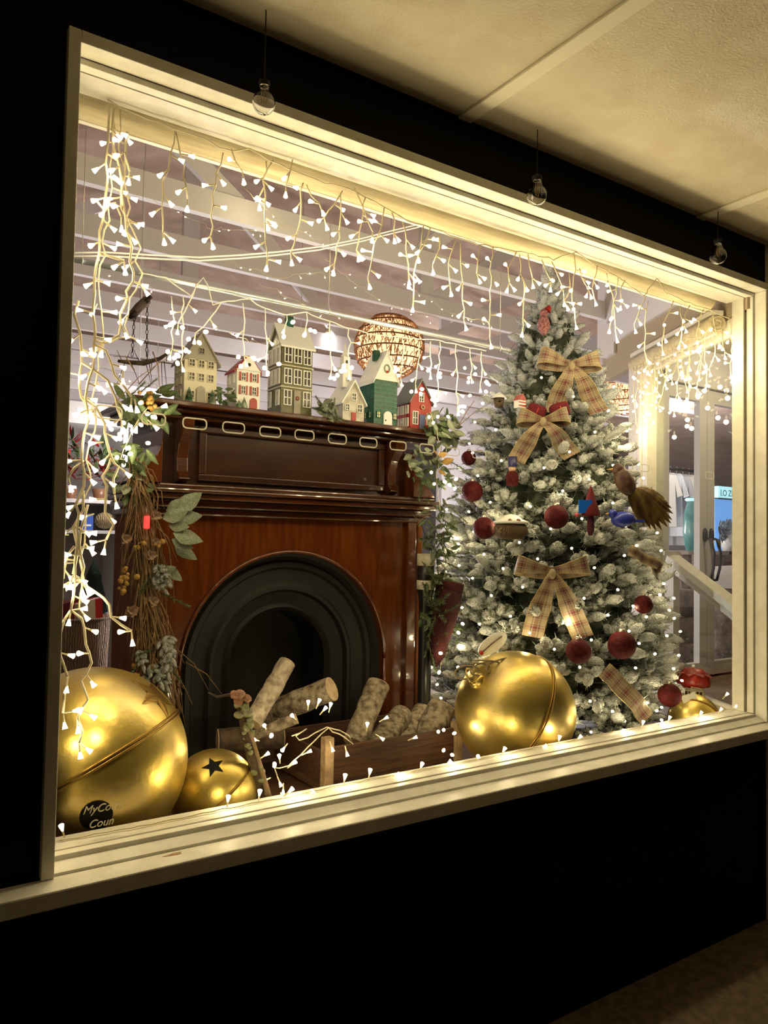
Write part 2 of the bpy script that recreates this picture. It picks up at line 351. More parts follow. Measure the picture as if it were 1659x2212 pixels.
# far white wall with a small window, seen through the doors and beside the tree
wf = struct(MB().box(5.6, 13.9, 5.2, 5.3, FLOOR, 3.3).build('wall_far', lav))
def far_window(n, px0, px1, py0, py1, Y, m=black):
    a, c = at(px0, py1, Y=Y), at(px1, py0, Y=Y)
    t = struct(thing('window_%d' % n, 'x', 'x', (a.x, Y, a.z))); del t['label']; del t['category']
    fwid = 0.09
    b = MB(); b.box(a.x-fwid, c.x+fwid, Y-0.05, Y, a.z-fwid, a.z); b.box(a.x-fwid, c.x+fwid, Y-0.05, Y, c.z, c.z+fwid); b.box(a.x-fwid, a.x, Y-0.05, Y, a.z, c.z); b.box(c.x, c.x+fwid, Y-0.05, Y, a.z, c.z)
    b.build('window_frame', lav, t); MB().box(a.x, c.x, Y-0.02, Y-0.002, a.z, c.z).build('pane', m, t)
dkglass = mat('night_pane', (0.02, 0.02, 0.022), 0.08)
far_window(3, 1478, 1520, 922, 975, 5.19, dkglass)
far_window(4, 1300, 1338, 945, 1010, 5.19, dkglass)
# ------------------------------------------------------------------ fireplace mantel
FX, FYF, FZC, FR = 1.48, 1.0, 1.08, 0.465
BL, BR, BY = 0.84, 2.14, 1.30
fp = thing('fireplace_mantel', 'varnished dark mahogany fireplace mantel with arched black iron opening', 'fireplace', (FX, FYF, PLAT))
def arch_z(x):
    d = FR*FR - (x-FX)**2
    return FZC + math.sqrt(max(0, d))
b = MB(); TOPZ = 1.69
b.box(BL+0.115, FX-FR, FYF, FYF+0.05, PLAT, TOPZ); b.box(FX+FR, BR-0.085, FYF, FYF+0.05, PLAT, TOPZ)
n = 40; xs = [FX - FR*math.cos(math.pi*i/n) for i in range(n+1)]
for i in range(n):
    a, c = xs[i], xs[i+1]; za, zc = arch_z(a), arch_z(c)
    vs = [(a, FYF, za), (c, FYF, zc), (c, FYF, TOPZ), (a, FYF, TOPZ), (a, FYF+0.05, za), (c, FYF+0.05, zc)]
    b.add(vs, [(0,1,2,3), (0,4,5,1)])
b.build('surround_panel', wood, fp)
woodm = mat('matte_mahogany_side', (0.20, 0.062, 0.010), 0.6, col2=(0.14, 0.040, 0.006), scale=4, stretch=(9, 9, 1), spec=0.15)  # lighter matte wood without coat for the outer pilasters
# pilasters, side returns
for (a, c) in ((BL, BL+0.045), (BL+0.055, BL+0.115), (BR-0.085, BR-0.035), (BR-0.028, BR)):
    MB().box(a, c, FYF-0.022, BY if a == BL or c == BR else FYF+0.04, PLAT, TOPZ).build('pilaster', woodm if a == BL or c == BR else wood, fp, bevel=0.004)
b = MB(); b.tube([(FX-(FR+0.004)*math.cos(math.pi*i/48), FYF-0.003, FZC+(FR+0.004)*math.sin(math.pi*i/48)) for i in range(49)], 0.008, 6)
b.tube([(FX-FR-0.004, FYF-0.003, FZC), (FX-FR-0.004, FYF-0.003, PLAT)], 0.008, 6); b.tube([(FX+FR+0.004, FYF-0.003, FZC), (FX+FR+0.004, FYF-0.003, PLAT)], 0.008, 6)
b.build('arch_bead', wood, fp)
# cast iron insert: stepped arched rings
def arch_ring(r0, y0, r1, y1, mb):
    path = [(FX-1, PLAT)] if False else []
    pts0, pts1 = [], []
    for (r, y, pts) in ((r0, y0, pts0), (r1, y1, pts1)):
        pts.append((FX-r, y, PLAT))
        for i in range(37): th = math.pi*i/36; pts.append((FX-r*math.cos(th), y, FZC+r*math.sin(th)))
        pts.append((FX+r, y, PLAT))
    k = len(pts0); mb.add(pts0+pts1, [(i, i+1, k+i+1, k+i) for i in range(k-1)], 0, True)
for prof in ([(0.47, 1.03), (0.45, 1.035), (0.435, 1.055)], [(0.435, 1.055), (0.425, 1.045), (0.405, 1.045), (0.395, 1.06)], [(0.395, 1.06), (0.34, 1.07), (0.325, 1.055), (0.31, 1.055), (0.30, 1.075)], [(0.30, 1.075), (0.25, 1.10), (0.235, 1.085), (0.22, 1.10), (0.215, 1.32)]):
    mb = MB()
    for i in range(len(prof)-1): arch_ring(*prof[i], *prof[i+1], mb)
    mb.build('iron_arch_ring', iron, fp)
MB().box(FX-0.22, FX+0.22, 1.30, 1.32, PLAT, FZC+0.23).build('firebox_back', iron, fp)
MB().box(BL+0.05, BR-0.03, 1.05, 1.29, FZC+0.48, TOPZ).build('hidden_core', wood, fp)
# mouldings between surround and frieze
for (z0, z1, o) in ((1.685, 1.712, 0.03), (1.713, 1.742, 0.055), (1.743, 1.765, 0.085), (1.766, 1.782, 0.10), (1.783, 1.80, 0.075)):
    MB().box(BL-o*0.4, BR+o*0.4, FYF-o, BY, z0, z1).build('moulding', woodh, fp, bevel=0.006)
woodd = mat('shelf_shaded_mahogany', (0.045, 0.012, 0.003), 0.3, col2=(0.028, 0.008, 0.002), scale=4, stretch=(1, 9, 9), coat=0.4)  # frieze wood darkened: shade under the shelf put into its colour
# frieze with recessed panel, and flared corner brackets
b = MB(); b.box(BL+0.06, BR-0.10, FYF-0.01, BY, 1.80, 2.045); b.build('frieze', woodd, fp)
b = MB(); f0, f1 = BL+0.22, BR-0.22
b.box(f0, f1, FYF-0.028, FYF-0.010, 1.82, 1.845); b.box(f0, f1, FYF-0.028, FYF-0.010, 2.005, 2.03); b.box(f0, f0+0.03, FYF-0.028, FYF-0.010, 1.845, 2.005); b.box(f1-0.03, f1, FYF-0.028, FYF-0.010, 1.845, 2.005)
b.build('frieze_panel_frame', woodd, fp, bevel=0.004)
for x in (BL+0.15, BR-0.19):
    pr = [(FYF-0.01, 2.045), (FYF-0.105, 2.045), (FYF-0.10, 2.0), (FYF-0.06, 1.955), (FYF-0.04, 1.90), (FYF-0.045, 1.85), (FYF-0.07, 1.82), (FYF-0.03, 1.805), (FYF-0.01, 1.805)]
    MB().prism(pr, x-0.022, x+0.022, 'x').build('corbel', woodh, fp, bevel=0.004)
for s, xe in ((-1, BL+0.06), (1, BR-0.10)):
    pr = [(xe, 2.0), (xe+s*0.004, 1.94), (xe+s*0.02, 1.90), (xe+s*0.055, 1.865), (xe+s*0.095, 1.835), (xe+s*0.12, 1.80), (xe, 1.80)]
    MB().prism(pr if s > 0 else pr[::-1], FYF-0.085, BY, 'y').build('corner_flare', wood, fp, bevel=0.003)
SHZ = 2.10
for (z0, z1, o, so) in ((2.045, 2.062, 0.06, 0.02), (2.0625, 2.078, 0.10, 0.05), (2.0785, SHZ, 0.14, 0.085)):
    MB().box(BL-so+0.02, BR+so, FYF-o, BY+0.02, z0, z1).build('mantel_shelf', woodh, fp, bevel=0.005)
# ------------------------------------------------------------------ ceramic houses on the shelf
def hmat(n, c, r=0.35, c2=None, sc=40): return mat('glaze_'+n, c, r, col2=c2, scale=sc, bump=0.1, bscale=60)
cream = hmat('cream', (0.62, 0.57, 0.42)); taupe = hmat('taupe', (0.28, 0.25, 0.20)); winw = hmat('white', (0.86, 0.86, 0.82)); hred = hmat('red', (0.36, 0.018, 0.014)); olive = hmat('olive', (0.115, 0.115, 0.035), c2=(0.085, 0.085, 0.028)); hgreen = hmat('green', (0.012, 0.11, 0.065), c2=(0.006, 0.06, 0.036), sc=60)
greyr = hmat('grey_slate', (0.17, 0.18, 0.19)); stonew = hmat('stone_white', (0.60, 0.57, 0.50), c2=(0.36, 0.31, 0.25), sc=22); blued = hmat('blue', (0.10, 0.12, 0.26)); brickm = hmat('brick', (0.22, 0.10, 0.05)); pine = hmat('pine', (0.05, 0.11, 0.05), c2=(0.3, 0.34, 0.25), sc=60)
pane_d = mat('dark_pane', (0.025, 0.014, 0.010), 0.25); pane_l = mat('warm_pane', (0.8, 0.65, 0.35), 0.4, emit=(1, 0.75, 0.3), strength=0.6, sample=False)
def hwin(parent, o, u, n, w, h, fm=None, pm=None, cols=2, rows=2, arch=False):
    """window centred at o, u along wall, n outward"""
    o, u, n = V(o), V(u).normalized(), V(n).normalized(); z = V((0,0,1)); t = max(0.0016, w*0.10); mb = MB(); fm = fm or winw
    for s in (-1, 1):
        mb.obox(o + u*(s*(w/2-t/2)) + n*0.002, u*(t/2), n*0.003, z*(h/2)); mb.obox(o + z*(s*(h/2-t/2)) + n*0.002, u*(w/2-t), n*0.003, z*(t/2))
    for i in range(1, cols): mb.obox(o + u*(-w/2+w*i/cols) + n*0.0015, u*(t/2), n*0.002, z*(h/2-t))
    for i in range(1, rows): mb.obox(o + z*(-h/2+h*i/rows) + n*0.0015, u*(w/2-t), n*0.002, z*(t/2))
    f = mb.build('window', fm, parent)
    MB().obox(o - n*0.001, u*(w/2-t*0.5), n*0.0015, z*(h/2-t*0.5)).build('window_pane', pm or pane_d, f)
    return f
def arched(x0, x1, z0, z1, k=8):
    r = (x1-x0)/2; cx = (x0+x1)/2
    return [(x0, z0), (x1, z0)] + [(cx + r*math.cos(math.pi*i/k), z1-r + r*math.sin(math.pi*i/k)) for i in range(k+1)]
HY = 0.925
def base(px0, px1, pyb):   # front wall extents on the shelf
    return at(px0, pyb, Y=HY).x, at(px1, pyb, Y=HY).x
def zz(px, py): return at(px, py, Y=HY).z
UX, NX, UY, NL = V((1,0,0)), V((0,-1,0)), V((0,1,0)), V((-1,0,0))
def gable_roof(parent, x0, x1, ze, za, y0, y1, m, over=0.012, th=0.008, name='roof'):
    cx = (x0+x1)/2
    for s in (-1, 1):
        xe = (x0 if s < 0 else x1) + s*over; sl = (za-ze)/((x1-x0)/2); zl = ze - sl*over
        poly = [(xe, zl), (cx, za), (cx, za+th*1.3), (xe, zl+th)]
        MB().prism(poly if s > 0 else poly[::-1], y0-over, y1+over*0.5).build(name, m, parent)
# 1 cream house
x0, x1 = base(396, 467, 872); ze, za = zz(430, 778), zz(432, 722); dp = 0.11
h1 = thing('ceramic_house', 'cream ceramic house with taupe gable roof, leftmost on the mantel shelf', 'ornament', ((x0+x1)/2, HY, SHZ), 'ceramic houses on the mantel')
MB().box(x0, x1, HY, HY+dp, SHZ, ze).build('walls', cream, h1, bevel=0.002)
MB().prism([(x0-0.006, ze), (x1+0.006, ze), ((x0+x1)/2, za)], HY-0.004, HY+dp).build('gable', taupe, h1)
gable_roof(h1, x0, x1, ze, za, HY, HY+dp, taupe)
W = x1-x0; H = ze-SHZ
for i in range(3):
    for j in range(3):
        if j == 0 and i == 1: continue
        hwin(h1, (x0+W*(0.22+0.29*i), HY, SHZ+H*(0.22+0.30*j+(0.1 if j else 0))), UX, NX, W*0.19, H*0.17, cream)
for i in range(2):
    for j in range(3): hwin(h1, (x0, HY+dp*(0.3+0.42*i), SHZ+H*(0.25+0.28*j)), UY, NL, dp*0.2, H*0.17, cream)
hwin(h1, ((x0+x1)/2, HY-0.004, lerp(ze, za, 0.35)), UX, NX, W*0.16, W*0.18, taupe)
MB().prism(arched(x0+W*0.37, x0+W*0.63, SHZ, SHZ+H*0.42), HY-0.008, HY).build('door', taupe, h1)
for cx in (0.12, 0.82):
    MB().lathe([(0.018, 0), (0.012, 0.02), (0.014, 0.02), (0.007, 0.04), (0.009, 0.04), (0.0005, 0.062)], 9, (x0+W*cx, HY-0.016, SHZ)).build('tree', pine, h1)
# 2 white and red house with curved gable
x0, x1 = base(510, 561, 884); ze, za = zz(535, 800), zz(535, 771); dp = 0.10
h2 = thing('ceramic_house', 'small white ceramic house with red trim, red shutters and curved gable', 'ornament', ((x0+x1)/2, HY, SHZ), 'ceramic houses on the mantel')
W = x1-x0; H = ze-SHZ; cx = (x0+x1)/2
MB().box(x0, x1, HY, HY+dp, SHZ, ze).build('walls', winw, h2, bevel=0.002)
def bellc(k, s=1.0): return [(cx + W*0.56*t*s, ze + (za-ze)*(0.5+0.5*math.cos(math.pi*min(1, abs(t)))) ) for t in [-1 + 2*i/k for i in range(k+1)]]
MB().prism(bellc(16), HY-0.003, HY+0.012).build('gable', winw, h2)
MB().tube([(p[0], HY+0.003, p[1]+0.002) for p in bellc(20)], 0.0045, 6).build('gable_trim', hred, h2)
gable_roof(h2, x0, x1, ze-0.004, za-0.008, HY+0.012, HY+dp, hred, 0.008)
MB().ball((cx, HY-0.004, lerp(ze, za, 0.42)), (0.007, 0.004), 12, 6, ax=(0,1,0)).build('oval_window', pane_d, h2)
for i in (0, 1):
    for j in (0, 1):
        o = (x0+W*(0.27+0.46*i), HY, SHZ+H*(0.50+0.33*j)); hwin(h2, o, UX, NX, W*0.20, H*0.20)
        for s in (-1, 1): MB().obox((o[0]+s*W*0.145, HY-0.002, o[2]), UX*W*0.035, NX*0.002, V((0,0,H*0.11))).build('shutter', hred, h2)
for i in range(2):
    for j in range(2): hwin(h2, (x0, HY+dp*(0.3+0.42*i), SHZ+H*(0.45+0.33*j)), UY, NL, dp*0.18, H*0.2)
MB().prism(arched(x0+W*0.56, x0+W*0.86, SHZ, SHZ+H*0.33), HY-0.005, HY).build('door', hred, h2)
for k, cx2 in enumerate((0.05, 0.27)):
    MB().lathe([(0.013, 0), (0.014, 0.012), (0.0005, 0.035+0.015*k)], 9, (x0+W*cx2, HY-0.014, SHZ)).build('shrub', pine, h2)
# 3 tall olive house
x0, x1 = base(606, 673, 894); ze = zz(640, 746); dp = 0.125
h3 = thing('ceramic_house', 'tallest ceramic house, olive green with white windows and pale grey roof', 'ornament', ((x0+x1)/2, HY, SHZ), 'ceramic houses on the mantel')
W = x1-x0; H = ze-SHZ; zr = at(620, 706, Y=HY+0.06).z
MB().box(x0, x1, HY, HY+dp, SHZ, ze).build('walls', olive, h3, bevel=0.002)
MB().prism([(HY, ze), (HY+dp, ze), (HY+dp/2, zr)], x0, x1, 'x').build('gable', olive, h3)
roofg = hmat('pale_roof', (0.78, 0.79, 0.78))
for s in (-1, 1):
    ye = HY+dp/2 + s*(dp/2+0.012); zl = ze - 0.012*(zr-ze)/(dp/2)
    poly = [(ye, zl), (HY+dp/2, zr), (HY+dp/2, zr+0.01), (ye, zl+0.008)]
    MB().prism(poly, x0-0.008, x1+0.008, 'x').build('roof', roofg, h3)
for j in range(3):
    for i in range(3):
        if j == 0 and i == 1: continue
        hwin(h3, (x0+W*(0.2+0.31*i), HY, SHZ+H*(0.25+0.30*j)), UX, NX, W*0.25, H*0.22, rows=2)
        hwin(h3, (x0, HY+dp*(0.2+0.3*i), SHZ+H*(0.25+0.30*j)), UY, NL, dp*0.24, H*0.22, rows=2)
    if j: MB().box(x0-0.004, x1+0.004, HY-0.004, HY+dp, SHZ+H*(0.25+0.30*j)-H*0.16, SHZ+H*(0.25+0.30*j)-H*0.145).build('storey_band', cream, h3)
MB().box(x0+W*0.40, x0+W*0.61, HY-0.006, HY, SHZ, SHZ+H*0.36).build('door', taupe, h3)
MB().lathe([(0.006, 0), (0.0085, 0.002), (0.006, 0.004)], 12, (x0+W*0.5, HY-0.011, SHZ+H*0.25), (0,1,0)).build('door_wreath', hred, h3)
cp = at(625, 700, Y=HY+dp*0.55)
MB().box(cp.x-0.014, cp.x+0.014, HY+dp*0.45, HY+dp*0.68, zr-0.02, zr+0.045).build('chimney', hgreen, h3, bevel=0.002)
MB().box(cp.x-0.017, cp.x+0.017, HY+dp*0.43, HY+dp*0.70, zr+0.046, zr+0.053).build('chimney_cap', stonew, h3)
# 4 church
x0, x1 = base(740, 786, 910); ze, za = zz(763, 868), zz(763, 825); dp = 0.13
h4 = thing('ceramic_house', 'white ceramic church with steeple and red door behind a sprig of greenery', 'ornament', ((x0+x1)/2, HY, SHZ), 'ceramic houses on the mantel')
W = x1-x0; H = ze-SHZ; cx = (x0+x1)/2
MB().prism([(x0, SHZ), (x1, SHZ), (x1, ze), (cx, za), (x0, ze)], HY, HY+dp).build('walls', stonew, h4)
gable_roof(h4, x0, x1, ze, za, HY, HY+dp, winw, 0.010)
hwin(h4, (cx, HY, lerp(ze, za, 0.25)), UX, NX, W*0.22, W*0.3); hwin(h4, (x0+W*0.78, HY, SHZ+H*0.72), UX, NX, W*0.24, H*0.38); hwin(h4, (x0+W*0.2, HY, SHZ+H*0.72), UX, NX, W*0.2, H*0.3)
MB().box(x0+W*0.40, x0+W*0.60, HY-0.004, HY, SHZ, SHZ+H*0.5).build('door', hred, h4)
sp = at(745, 800, Y=HY+0.05); st = MB()
st.box(sp.x-0.022, sp.x+0.022, HY+0.028, HY+0.072, za-0.02, sp.z+0.004)
st.box(sp.x-0.026, sp.x+0.026, HY+0.024, HY+0.076, sp.z+0.004, sp.z+0.012)
t0 = sp.z+0.012; st.box(sp.x-0.016, sp.x+0.016, HY+0.034, HY+0.066, t0, t0+0.045)
st.lathe([(0.024, t0+0.045), (0.014, t0+0.055), (0.006, t0+0.085), (0.0008, t0+0.11)], 4, (sp.x, HY+0.05, 0), smooth=False)
st.build('steeple', winw, h4)
MB().ball((sp.x, HY+0.032, t0+0.022), (0.007, 0.004), 12, 6, ax=(0,1,0)).build('clock', pane_d, h4)
hwin(h4, (sp.x, HY+0.027, za+0.012), UX, NX, 0.015, 0.018)
# 5 green house
x0, x1 = base(807, 857, 918); ze, za = zz(830, 822), zz(835, 762); dp = 0.12
h5 = thing('ceramic_house', 'dark green ceramic house with white gable and arched white door', 'ornament', ((x0+x1)/2, HY, SHZ), 'ceramic houses on the mantel')
W = x1-x0; H = ze-SHZ; cx = (x0+x1)/2
MB().box(x0, x1, HY, HY+dp, SHZ, ze).build('walls', hgreen, h5, bevel=0.002)
MB().prism([(x0-0.006, ze), (x1+0.006, ze), (cx, za)], HY-0.005, HY+dp).build('gable', winw, h5)
gable_roof(h5, x0, x1, ze, za, HY, HY+dp, roofg, 0.010)
for k in range(7):
    MB().box(x0-0.001, x1+0.001, HY-0.0018, HY, SHZ+H*(0.36+0.09*k), SHZ+H*(0.36+0.09*k)+0.002).build('brick_course', mat('glaze_green_light', (0.04, 0.24, 0.16), 0.3), h5)
MB().prism(arched(x0+W*0.40, x0+W*0.76, SHZ, SHZ+H*0.34), HY-0.007, HY).build('door', winw, h5)
MB().ball((x0+W*0.47, HY-0.009, SHZ+H*0.14), 0.003, 8, 4).build('door_knob', black, h5)
for i, fx in enumerate((0.2, 0.9)): hwin(h5, (x0+W*fx, HY, SHZ+H*0.25), UX, NX, W*0.17, H*0.14, hgreen, pane_l)
for i in range(3): hwin(h5, (x0, HY+dp*(0.2+0.3*i), SHZ+H*0.25), UY, NL, dp*0.17, H*0.14, hgreen, pane_l)
wr = MB(); wr.tube([(cx+0.013*math.cos(t), HY-0.008, lerp(ze, za, 0.42)+0.017*math.sin(t)) for t in [2*math.pi*i/14 for i in range(15)]], 0.003, 6); wr.build('gable_wreath', pine, h5)
MB().ball((cx, HY-0.009, lerp(ze, za, 0.42)-0.014), (0.006, 0.004), 8, 5, ax=(0,1,0)).build('gable_wreath_bow', hred, h5)
MB().box(cx-0.012-0.02, cx+0.012-0.02, HY+0.04, HY+0.065, za-0.03, za+0.016).build('chimney', hgreen, h5)
# 6 red house
x0, x1 = base(886, 931, 926); ze, za = zz(905, 866), zz(908, 822); dp = 0.12
h6 = thing('ceramic_house', 'red ceramic house with grey roof and blue door, rightmost on the mantel shelf', 'ornament', ((x0+x1)/2, HY, SHZ), 'ceramic houses on the mantel')
W = x1-x0; H = ze-SHZ; cx = (x0+x1)/2
MB().prism([(x0, SHZ), (x1, SHZ), (x1, ze), (cx, za), (x0, ze)], HY, HY+dp).build('walls', hred, h6)
gable_roof(h6, x0, x1, ze, za, HY, HY+dp, greyr, 0.010)
hwin(h6, (cx, HY, lerp(ze, za, 0.18)), UX, NX, W*0.24, W*0.36, rows=3); hwin(h6, (x0+W*0.22, HY, SHZ+H*0.42), UX, NX, W*0.26, H*0.44); hwin(h6, (x0+W*0.86, HY, SHZ+H*0.42), UX, NX, W*0.2, H*0.4)
MB().box(x0+W*0.42, x0+W*0.68, HY-0.005, HY, SHZ, SHZ+H*0.56).build('door', blued, h6)
MB().lathe([(0.005, -0.003), (0.011, -0.003), (0.011, 0.003), (0.005, 0.003), (0.005, -0.003)], 14, (x0+W*0.56, HY-0.004, SHZ+H*0.80), (0,1,0)).build('round_window', cutend, h6)
for i in range(3): 
    for j in range(2): hwin(h6, (x0, HY+dp*(0.2+0.3*i), SHZ+H*(0.28+0.42*j)), UY, NL, dp*0.19, H*0.3)
# ------------------------------------------------------------------ gold bells
def star(mb, c, n, up, r, depth=0.004, pts=5, rot=0.0):
    c, n = V(c), V(n).normalized(); a = V(up) - n*V(up).dot(n); a.normalize(); bb = n.cross(a)
    ring = []
    for i in range(pts*2):
        th = math.pi*i/pts + rot; rr = r if i % 2 == 0 else r*0.42
        ring.append(a*(math.cos(th)*rr) + bb*(math.sin(th)*rr))
    k = len(ring); vs = [c + q + n*depth for q in ring] + [c + q - n*depth for q in ring]
    mb.add(vs, [list(range(k)), list(range(k, 2*k))[::-1]] + [(i, k+i, k+(i+1) % k, (i+1) % k) for i in range(k)])
def curved_star(mb, C, R, n, up, r, pts=5, rot=0.0, lift=0.0015, inner=0.42):
    """star hugging a sphere"""
    n = V(n).normalized(); a = V(up) - n*V(up).dot(n); a.normalize(); bb = n.cross(a); C = V(C)
    ring = []
    for i in range(pts*2):
        th = math.pi*i/pts + rot; rr = r if i % 2 == 0 else r*inner
        ring.append((math.cos(th)*rr, math.sin(th)*rr))
    def on(p): return C + (n*R + a*p[0] + bb*p[1]).normalized()*(R+lift)
    vs = [on((0, 0))]; fs = []
    k = len(ring); S = 4
    for i in range(k):
        for s in range(1, S+1): vs.append(on((ring[i][0]*s/S, ring[i][1]*s/S)))
    for i in range(k):
        i2 = (i+1) % k; fs.append((0, 1+i*S, 1+i2*S))
        for s in range(S-1): fs.append((1+i*S+s, 1+i*S+s+1, 1+i2*S+s+1, 1+i2*S+s))
    mb.add(vs, fs)
def seam(C, R, n, w=0.006):
    n = V(n).normalized(); a = n.orthogonal().normalized(); bb = n.cross(a); C = V(C); mb = MB()
    for off in (-w*0.8, w*0.8):
        mb.tube([C + n*off + (a*math.cos(t)+bb*math.sin(t))*(R+0.002) for t in [2*math.pi*i/72 for i in range(73)]], w*0.62, 6)
    return mb
def view_n(C, dx, dy, tilt=0.0):
    """normal of a seam plane whose visible line runs along image direction (dx, dy)"""
    v = (V(C)-CAM).normalized(); l = (RI*dx - UP*dy).normalized(); n = v.cross(l).normalized()
    if n.z < 0: n = -n
    return (n*math.cos(tilt) + v*math.sin(tilt)).normalized()
def bell(label, C, R, n, group='gold jingle bells'):
    t = thing('jingle_bell', label, 'bell', (C[0], C[1], C[2]-R), group)
    mb = MB(); mb.ball(C, R, 64, 40, ax=n); mb.build('shell', gold, t)
    seam(C, R, n, R*0.022).build('seam_band', goldd, t)
    return t
C1 = V((at(198, 1645, Y=0.41).x, 0.41, PLAT+0.262)); R1 = 0.262
n1 = view_n(C1, 267, -158, -0.06)
B1 = bell('largest gold jingle bell at the left window corner, with pale tilted seam', C1, R1, n1)
dirp = lambda px, py, Cc: (at(px, py, Y=Cc.y-0.1) - Cc)
def onsphere(C, R, px, py):
    d = (FW + RI*((px-829.5)/F) + UP*((1106-py)/F)).normalized(); oc = CAM-C; bq = oc.dot(d); q = bq*bq - (oc.dot(oc)-R*R)
    t = -bq - math.sqrt(max(0, q)); return CAM + d*t
mb = MB(); curved_star(mb, C1, R1, onsphere(C1, R1, 338, 1502)-C1, (0.2,0,1), 0.085, rot=0.5); mb.build('star_cutout', goldd, B1)
hp = onsphere(C1, R1, 208, 1762); hn = (hp-C1).normalized()
mb = MB(); curved_star(mb, C1, R1, hn, UP, 0.040, pts=12, inner=1.0, lift=0.002); mb.build('round_hole', black, B1)
mb = MB()
sl = [onsphere(C1, R1, x, y) + hn*0.003 for (x, y) in ((188, 1770), (225, 1770), (244, 1835), (214, 1835))]; mb.add(sl, [(0,1,2,3)]); mb.add([p+hn*0.002 for p in sl], [(3,2,1,0)]); mb.build('slot_hole', black, B1)
C2 = V((at(462, 1700, Y=0.36).x, 0.36, PLAT+0.13)); R2 = 0.13
B2 = bell('small gold jingle bell with black star cutout beside the largest bell', C2, R2, view_n(C2, 110, -95, -0.25))
mb = MB(); curved_star(mb, C2, R2, onsphere(C2, R2, 461, 1655)-C2, UP, 0.036, rot=0.35); mb.build('star_cutout', black, B2)
C3 = V((at(1112, 1540, Y=0.375).x, 0.375, PLAT+0.235)); R3 = 0.235
n3 = (V((0.80, -0.25, -0.45)).normalized())
B3 = bell('large polished gold jingle bell with twine loop in front of the tree', C3, R3, -n3)
tp = onsphere(C3, R3, 1030, 1470); tn = (tp-C3).normalized()
mb = MB(); mb.lathe([(0.03, -0.01), (0.034, 0.0), (0.028, 0.012), (0.012, 0.02), (0.0005, 0.021)], 20, tp, tn); mb.build('cap', gold, B3)
a3 = tn.orthogonal().normalized()
MB().tube([tp + tn*(0.035+0.03*math.sin(t)) + a3*(0.03*math.cos(t)) for t in [2*math.pi*i/20 for i in range(21)]], 0.004, 6).build('ring', gold, B3)
tw = mat('jute_twine', (0.34, 0.27, 0.16), 0.9, bump=0.5, bscale=200)
mb = MB(); q0 = tp + tn*0.06
for k in range(3):
    mb.tube([q0 + V((0.06*math.sin(t)*(1+0.25*k)+0.10*t/6*k, -0.02*k, 0.025*math.cos(t*1.0)+0.012*k)) for t in [2*math.pi*i/22 for i in range(23)]], 0.0035, 5)
mb.build('twine', tw, B3)
C4 = V((at(1500, 1538, Y=0.26).x, 0.26, PLAT+0.112)); R4 = 0.112
B4 = bell('small gold jingle bell with white paper tag in the right window corner', C4, R4, V((0.75, 0.4, 0.5)))
tp4 = onsphere(C4, R4, 1490, 1512); tn4 = (tp4-C4).normalized()
MB().obox(tp4+tn4*0.006, RI*0.03+UP*0.012, UP*0.020-RI*0.008, tn4*0.0008).build('paper_tag', mat('tag_paper', (0.78, 0.76, 0.66), 0.8), B4)
MB().tube([tp4+tn4*0.006+UP*0.02, tp4+UP*0.05+RI*0.01+tn4*0.01, tp4+UP*0.05+RI*0.05, tp4+UP*0.01+RI*0.07], 0.002, 5).build('twine', tw, B4)
# ------------------------------------------------------------------ flocked christmas tree
TC = V((2.83, 0.86, 0)); RZ = [(0.70, 0.50), (0.95, 0.63), (1.32, 0.585), (1.77, 0.50), (2.10, 0.405), (2.45, 0.285), (2.67, 0.185), (2.84, 0.10), (2.95, 0.03)]
def tr_r(z):
    if z <= RZ[0][0]: return RZ[0][1]
    for (a, ra), (c, rc) in zip(RZ, RZ[1:]):
        if z <= c: return ra + (rc-ra)*(z-a)/(c-a)
    return 0.0
def treehit(px, py, k=1.0):
    d = (FW + RI*((px-829.5)/F) + UP*((1106-py)/F)).normalized(); t = 1.5; best = None
    while t < 5.0:
        p = CAM + d*t; q = math.hypot(p.x-TC.x, p.y-TC.y) - tr_r(p.z)*k
        if q < 0: return p
        if best is None or q < best[0]: best = (q, p)
        t += 0.01
    return best[1]
def out_n(p):
    n = V((p.x-TC.x, p.y-TC.y, 0.0)); return n.normalized() if n.length > 1e-4 else V((0,-1,0))
def flock_mat(name, c_white, c_green, lo, hi):
    m = bpy.data.materials.new(name); m.use_nodes = True; nt = m.node_tree; N = nt.nodes; L = nt.links; bs = N['Principled BSDF']
    tc = N.new('ShaderNodeTexCoord'); nz = N.new('ShaderNodeTexNoise'); nz.inputs['Scale'].default_value = 9; nz.inputs['Detail'].default_value = 5
    oi = N.new('ShaderNodeObjectInfo'); ad = N.new('ShaderNodeMath'); ad.operation = 'MULTIPLY_ADD'; ad.inputs[1].default_value = 0.16; 
    L.new(oi.outputs['Random'], ad.inputs[0]); L.new(tc.outputs['Object'], nz.inputs['Vector']); L.new(nz.outputs[0], ad.inputs[2])
    r = N.new('ShaderNodeValToRGB'); r.color_ramp.elements[0].position = lo; r.color_ramp.elements[1].position = hi
    r.color_ramp.elements[0].color = (*c_green, 1); r.color_ramp.elements[1].color = (*c_white, 1)
    L.new(ad.outputs[0], r.inputs[0]); L.new(r.outputs[0], bs.inputs['Base Color']); bs.inputs['Roughness'].default_value = 0.95; bs.inputs['Specular IOR Level'].default_value = 0.1
    n2 = N.new('ShaderNodeTexNoise'); n2.inputs['Scale'].default_value = 45; bp = N.new('ShaderNodeBump'); bp.inputs['Strength'].default_value = 0.9; bp.inputs['Distance'].default_value = 0.03
    L.new(tc.outputs['Object'], n2.inputs['Vector']); L.new(n2.outputs[0], bp.inputs['Height']); L.new(bp.outputs[0], bs.inputs['Normal'])
    return m
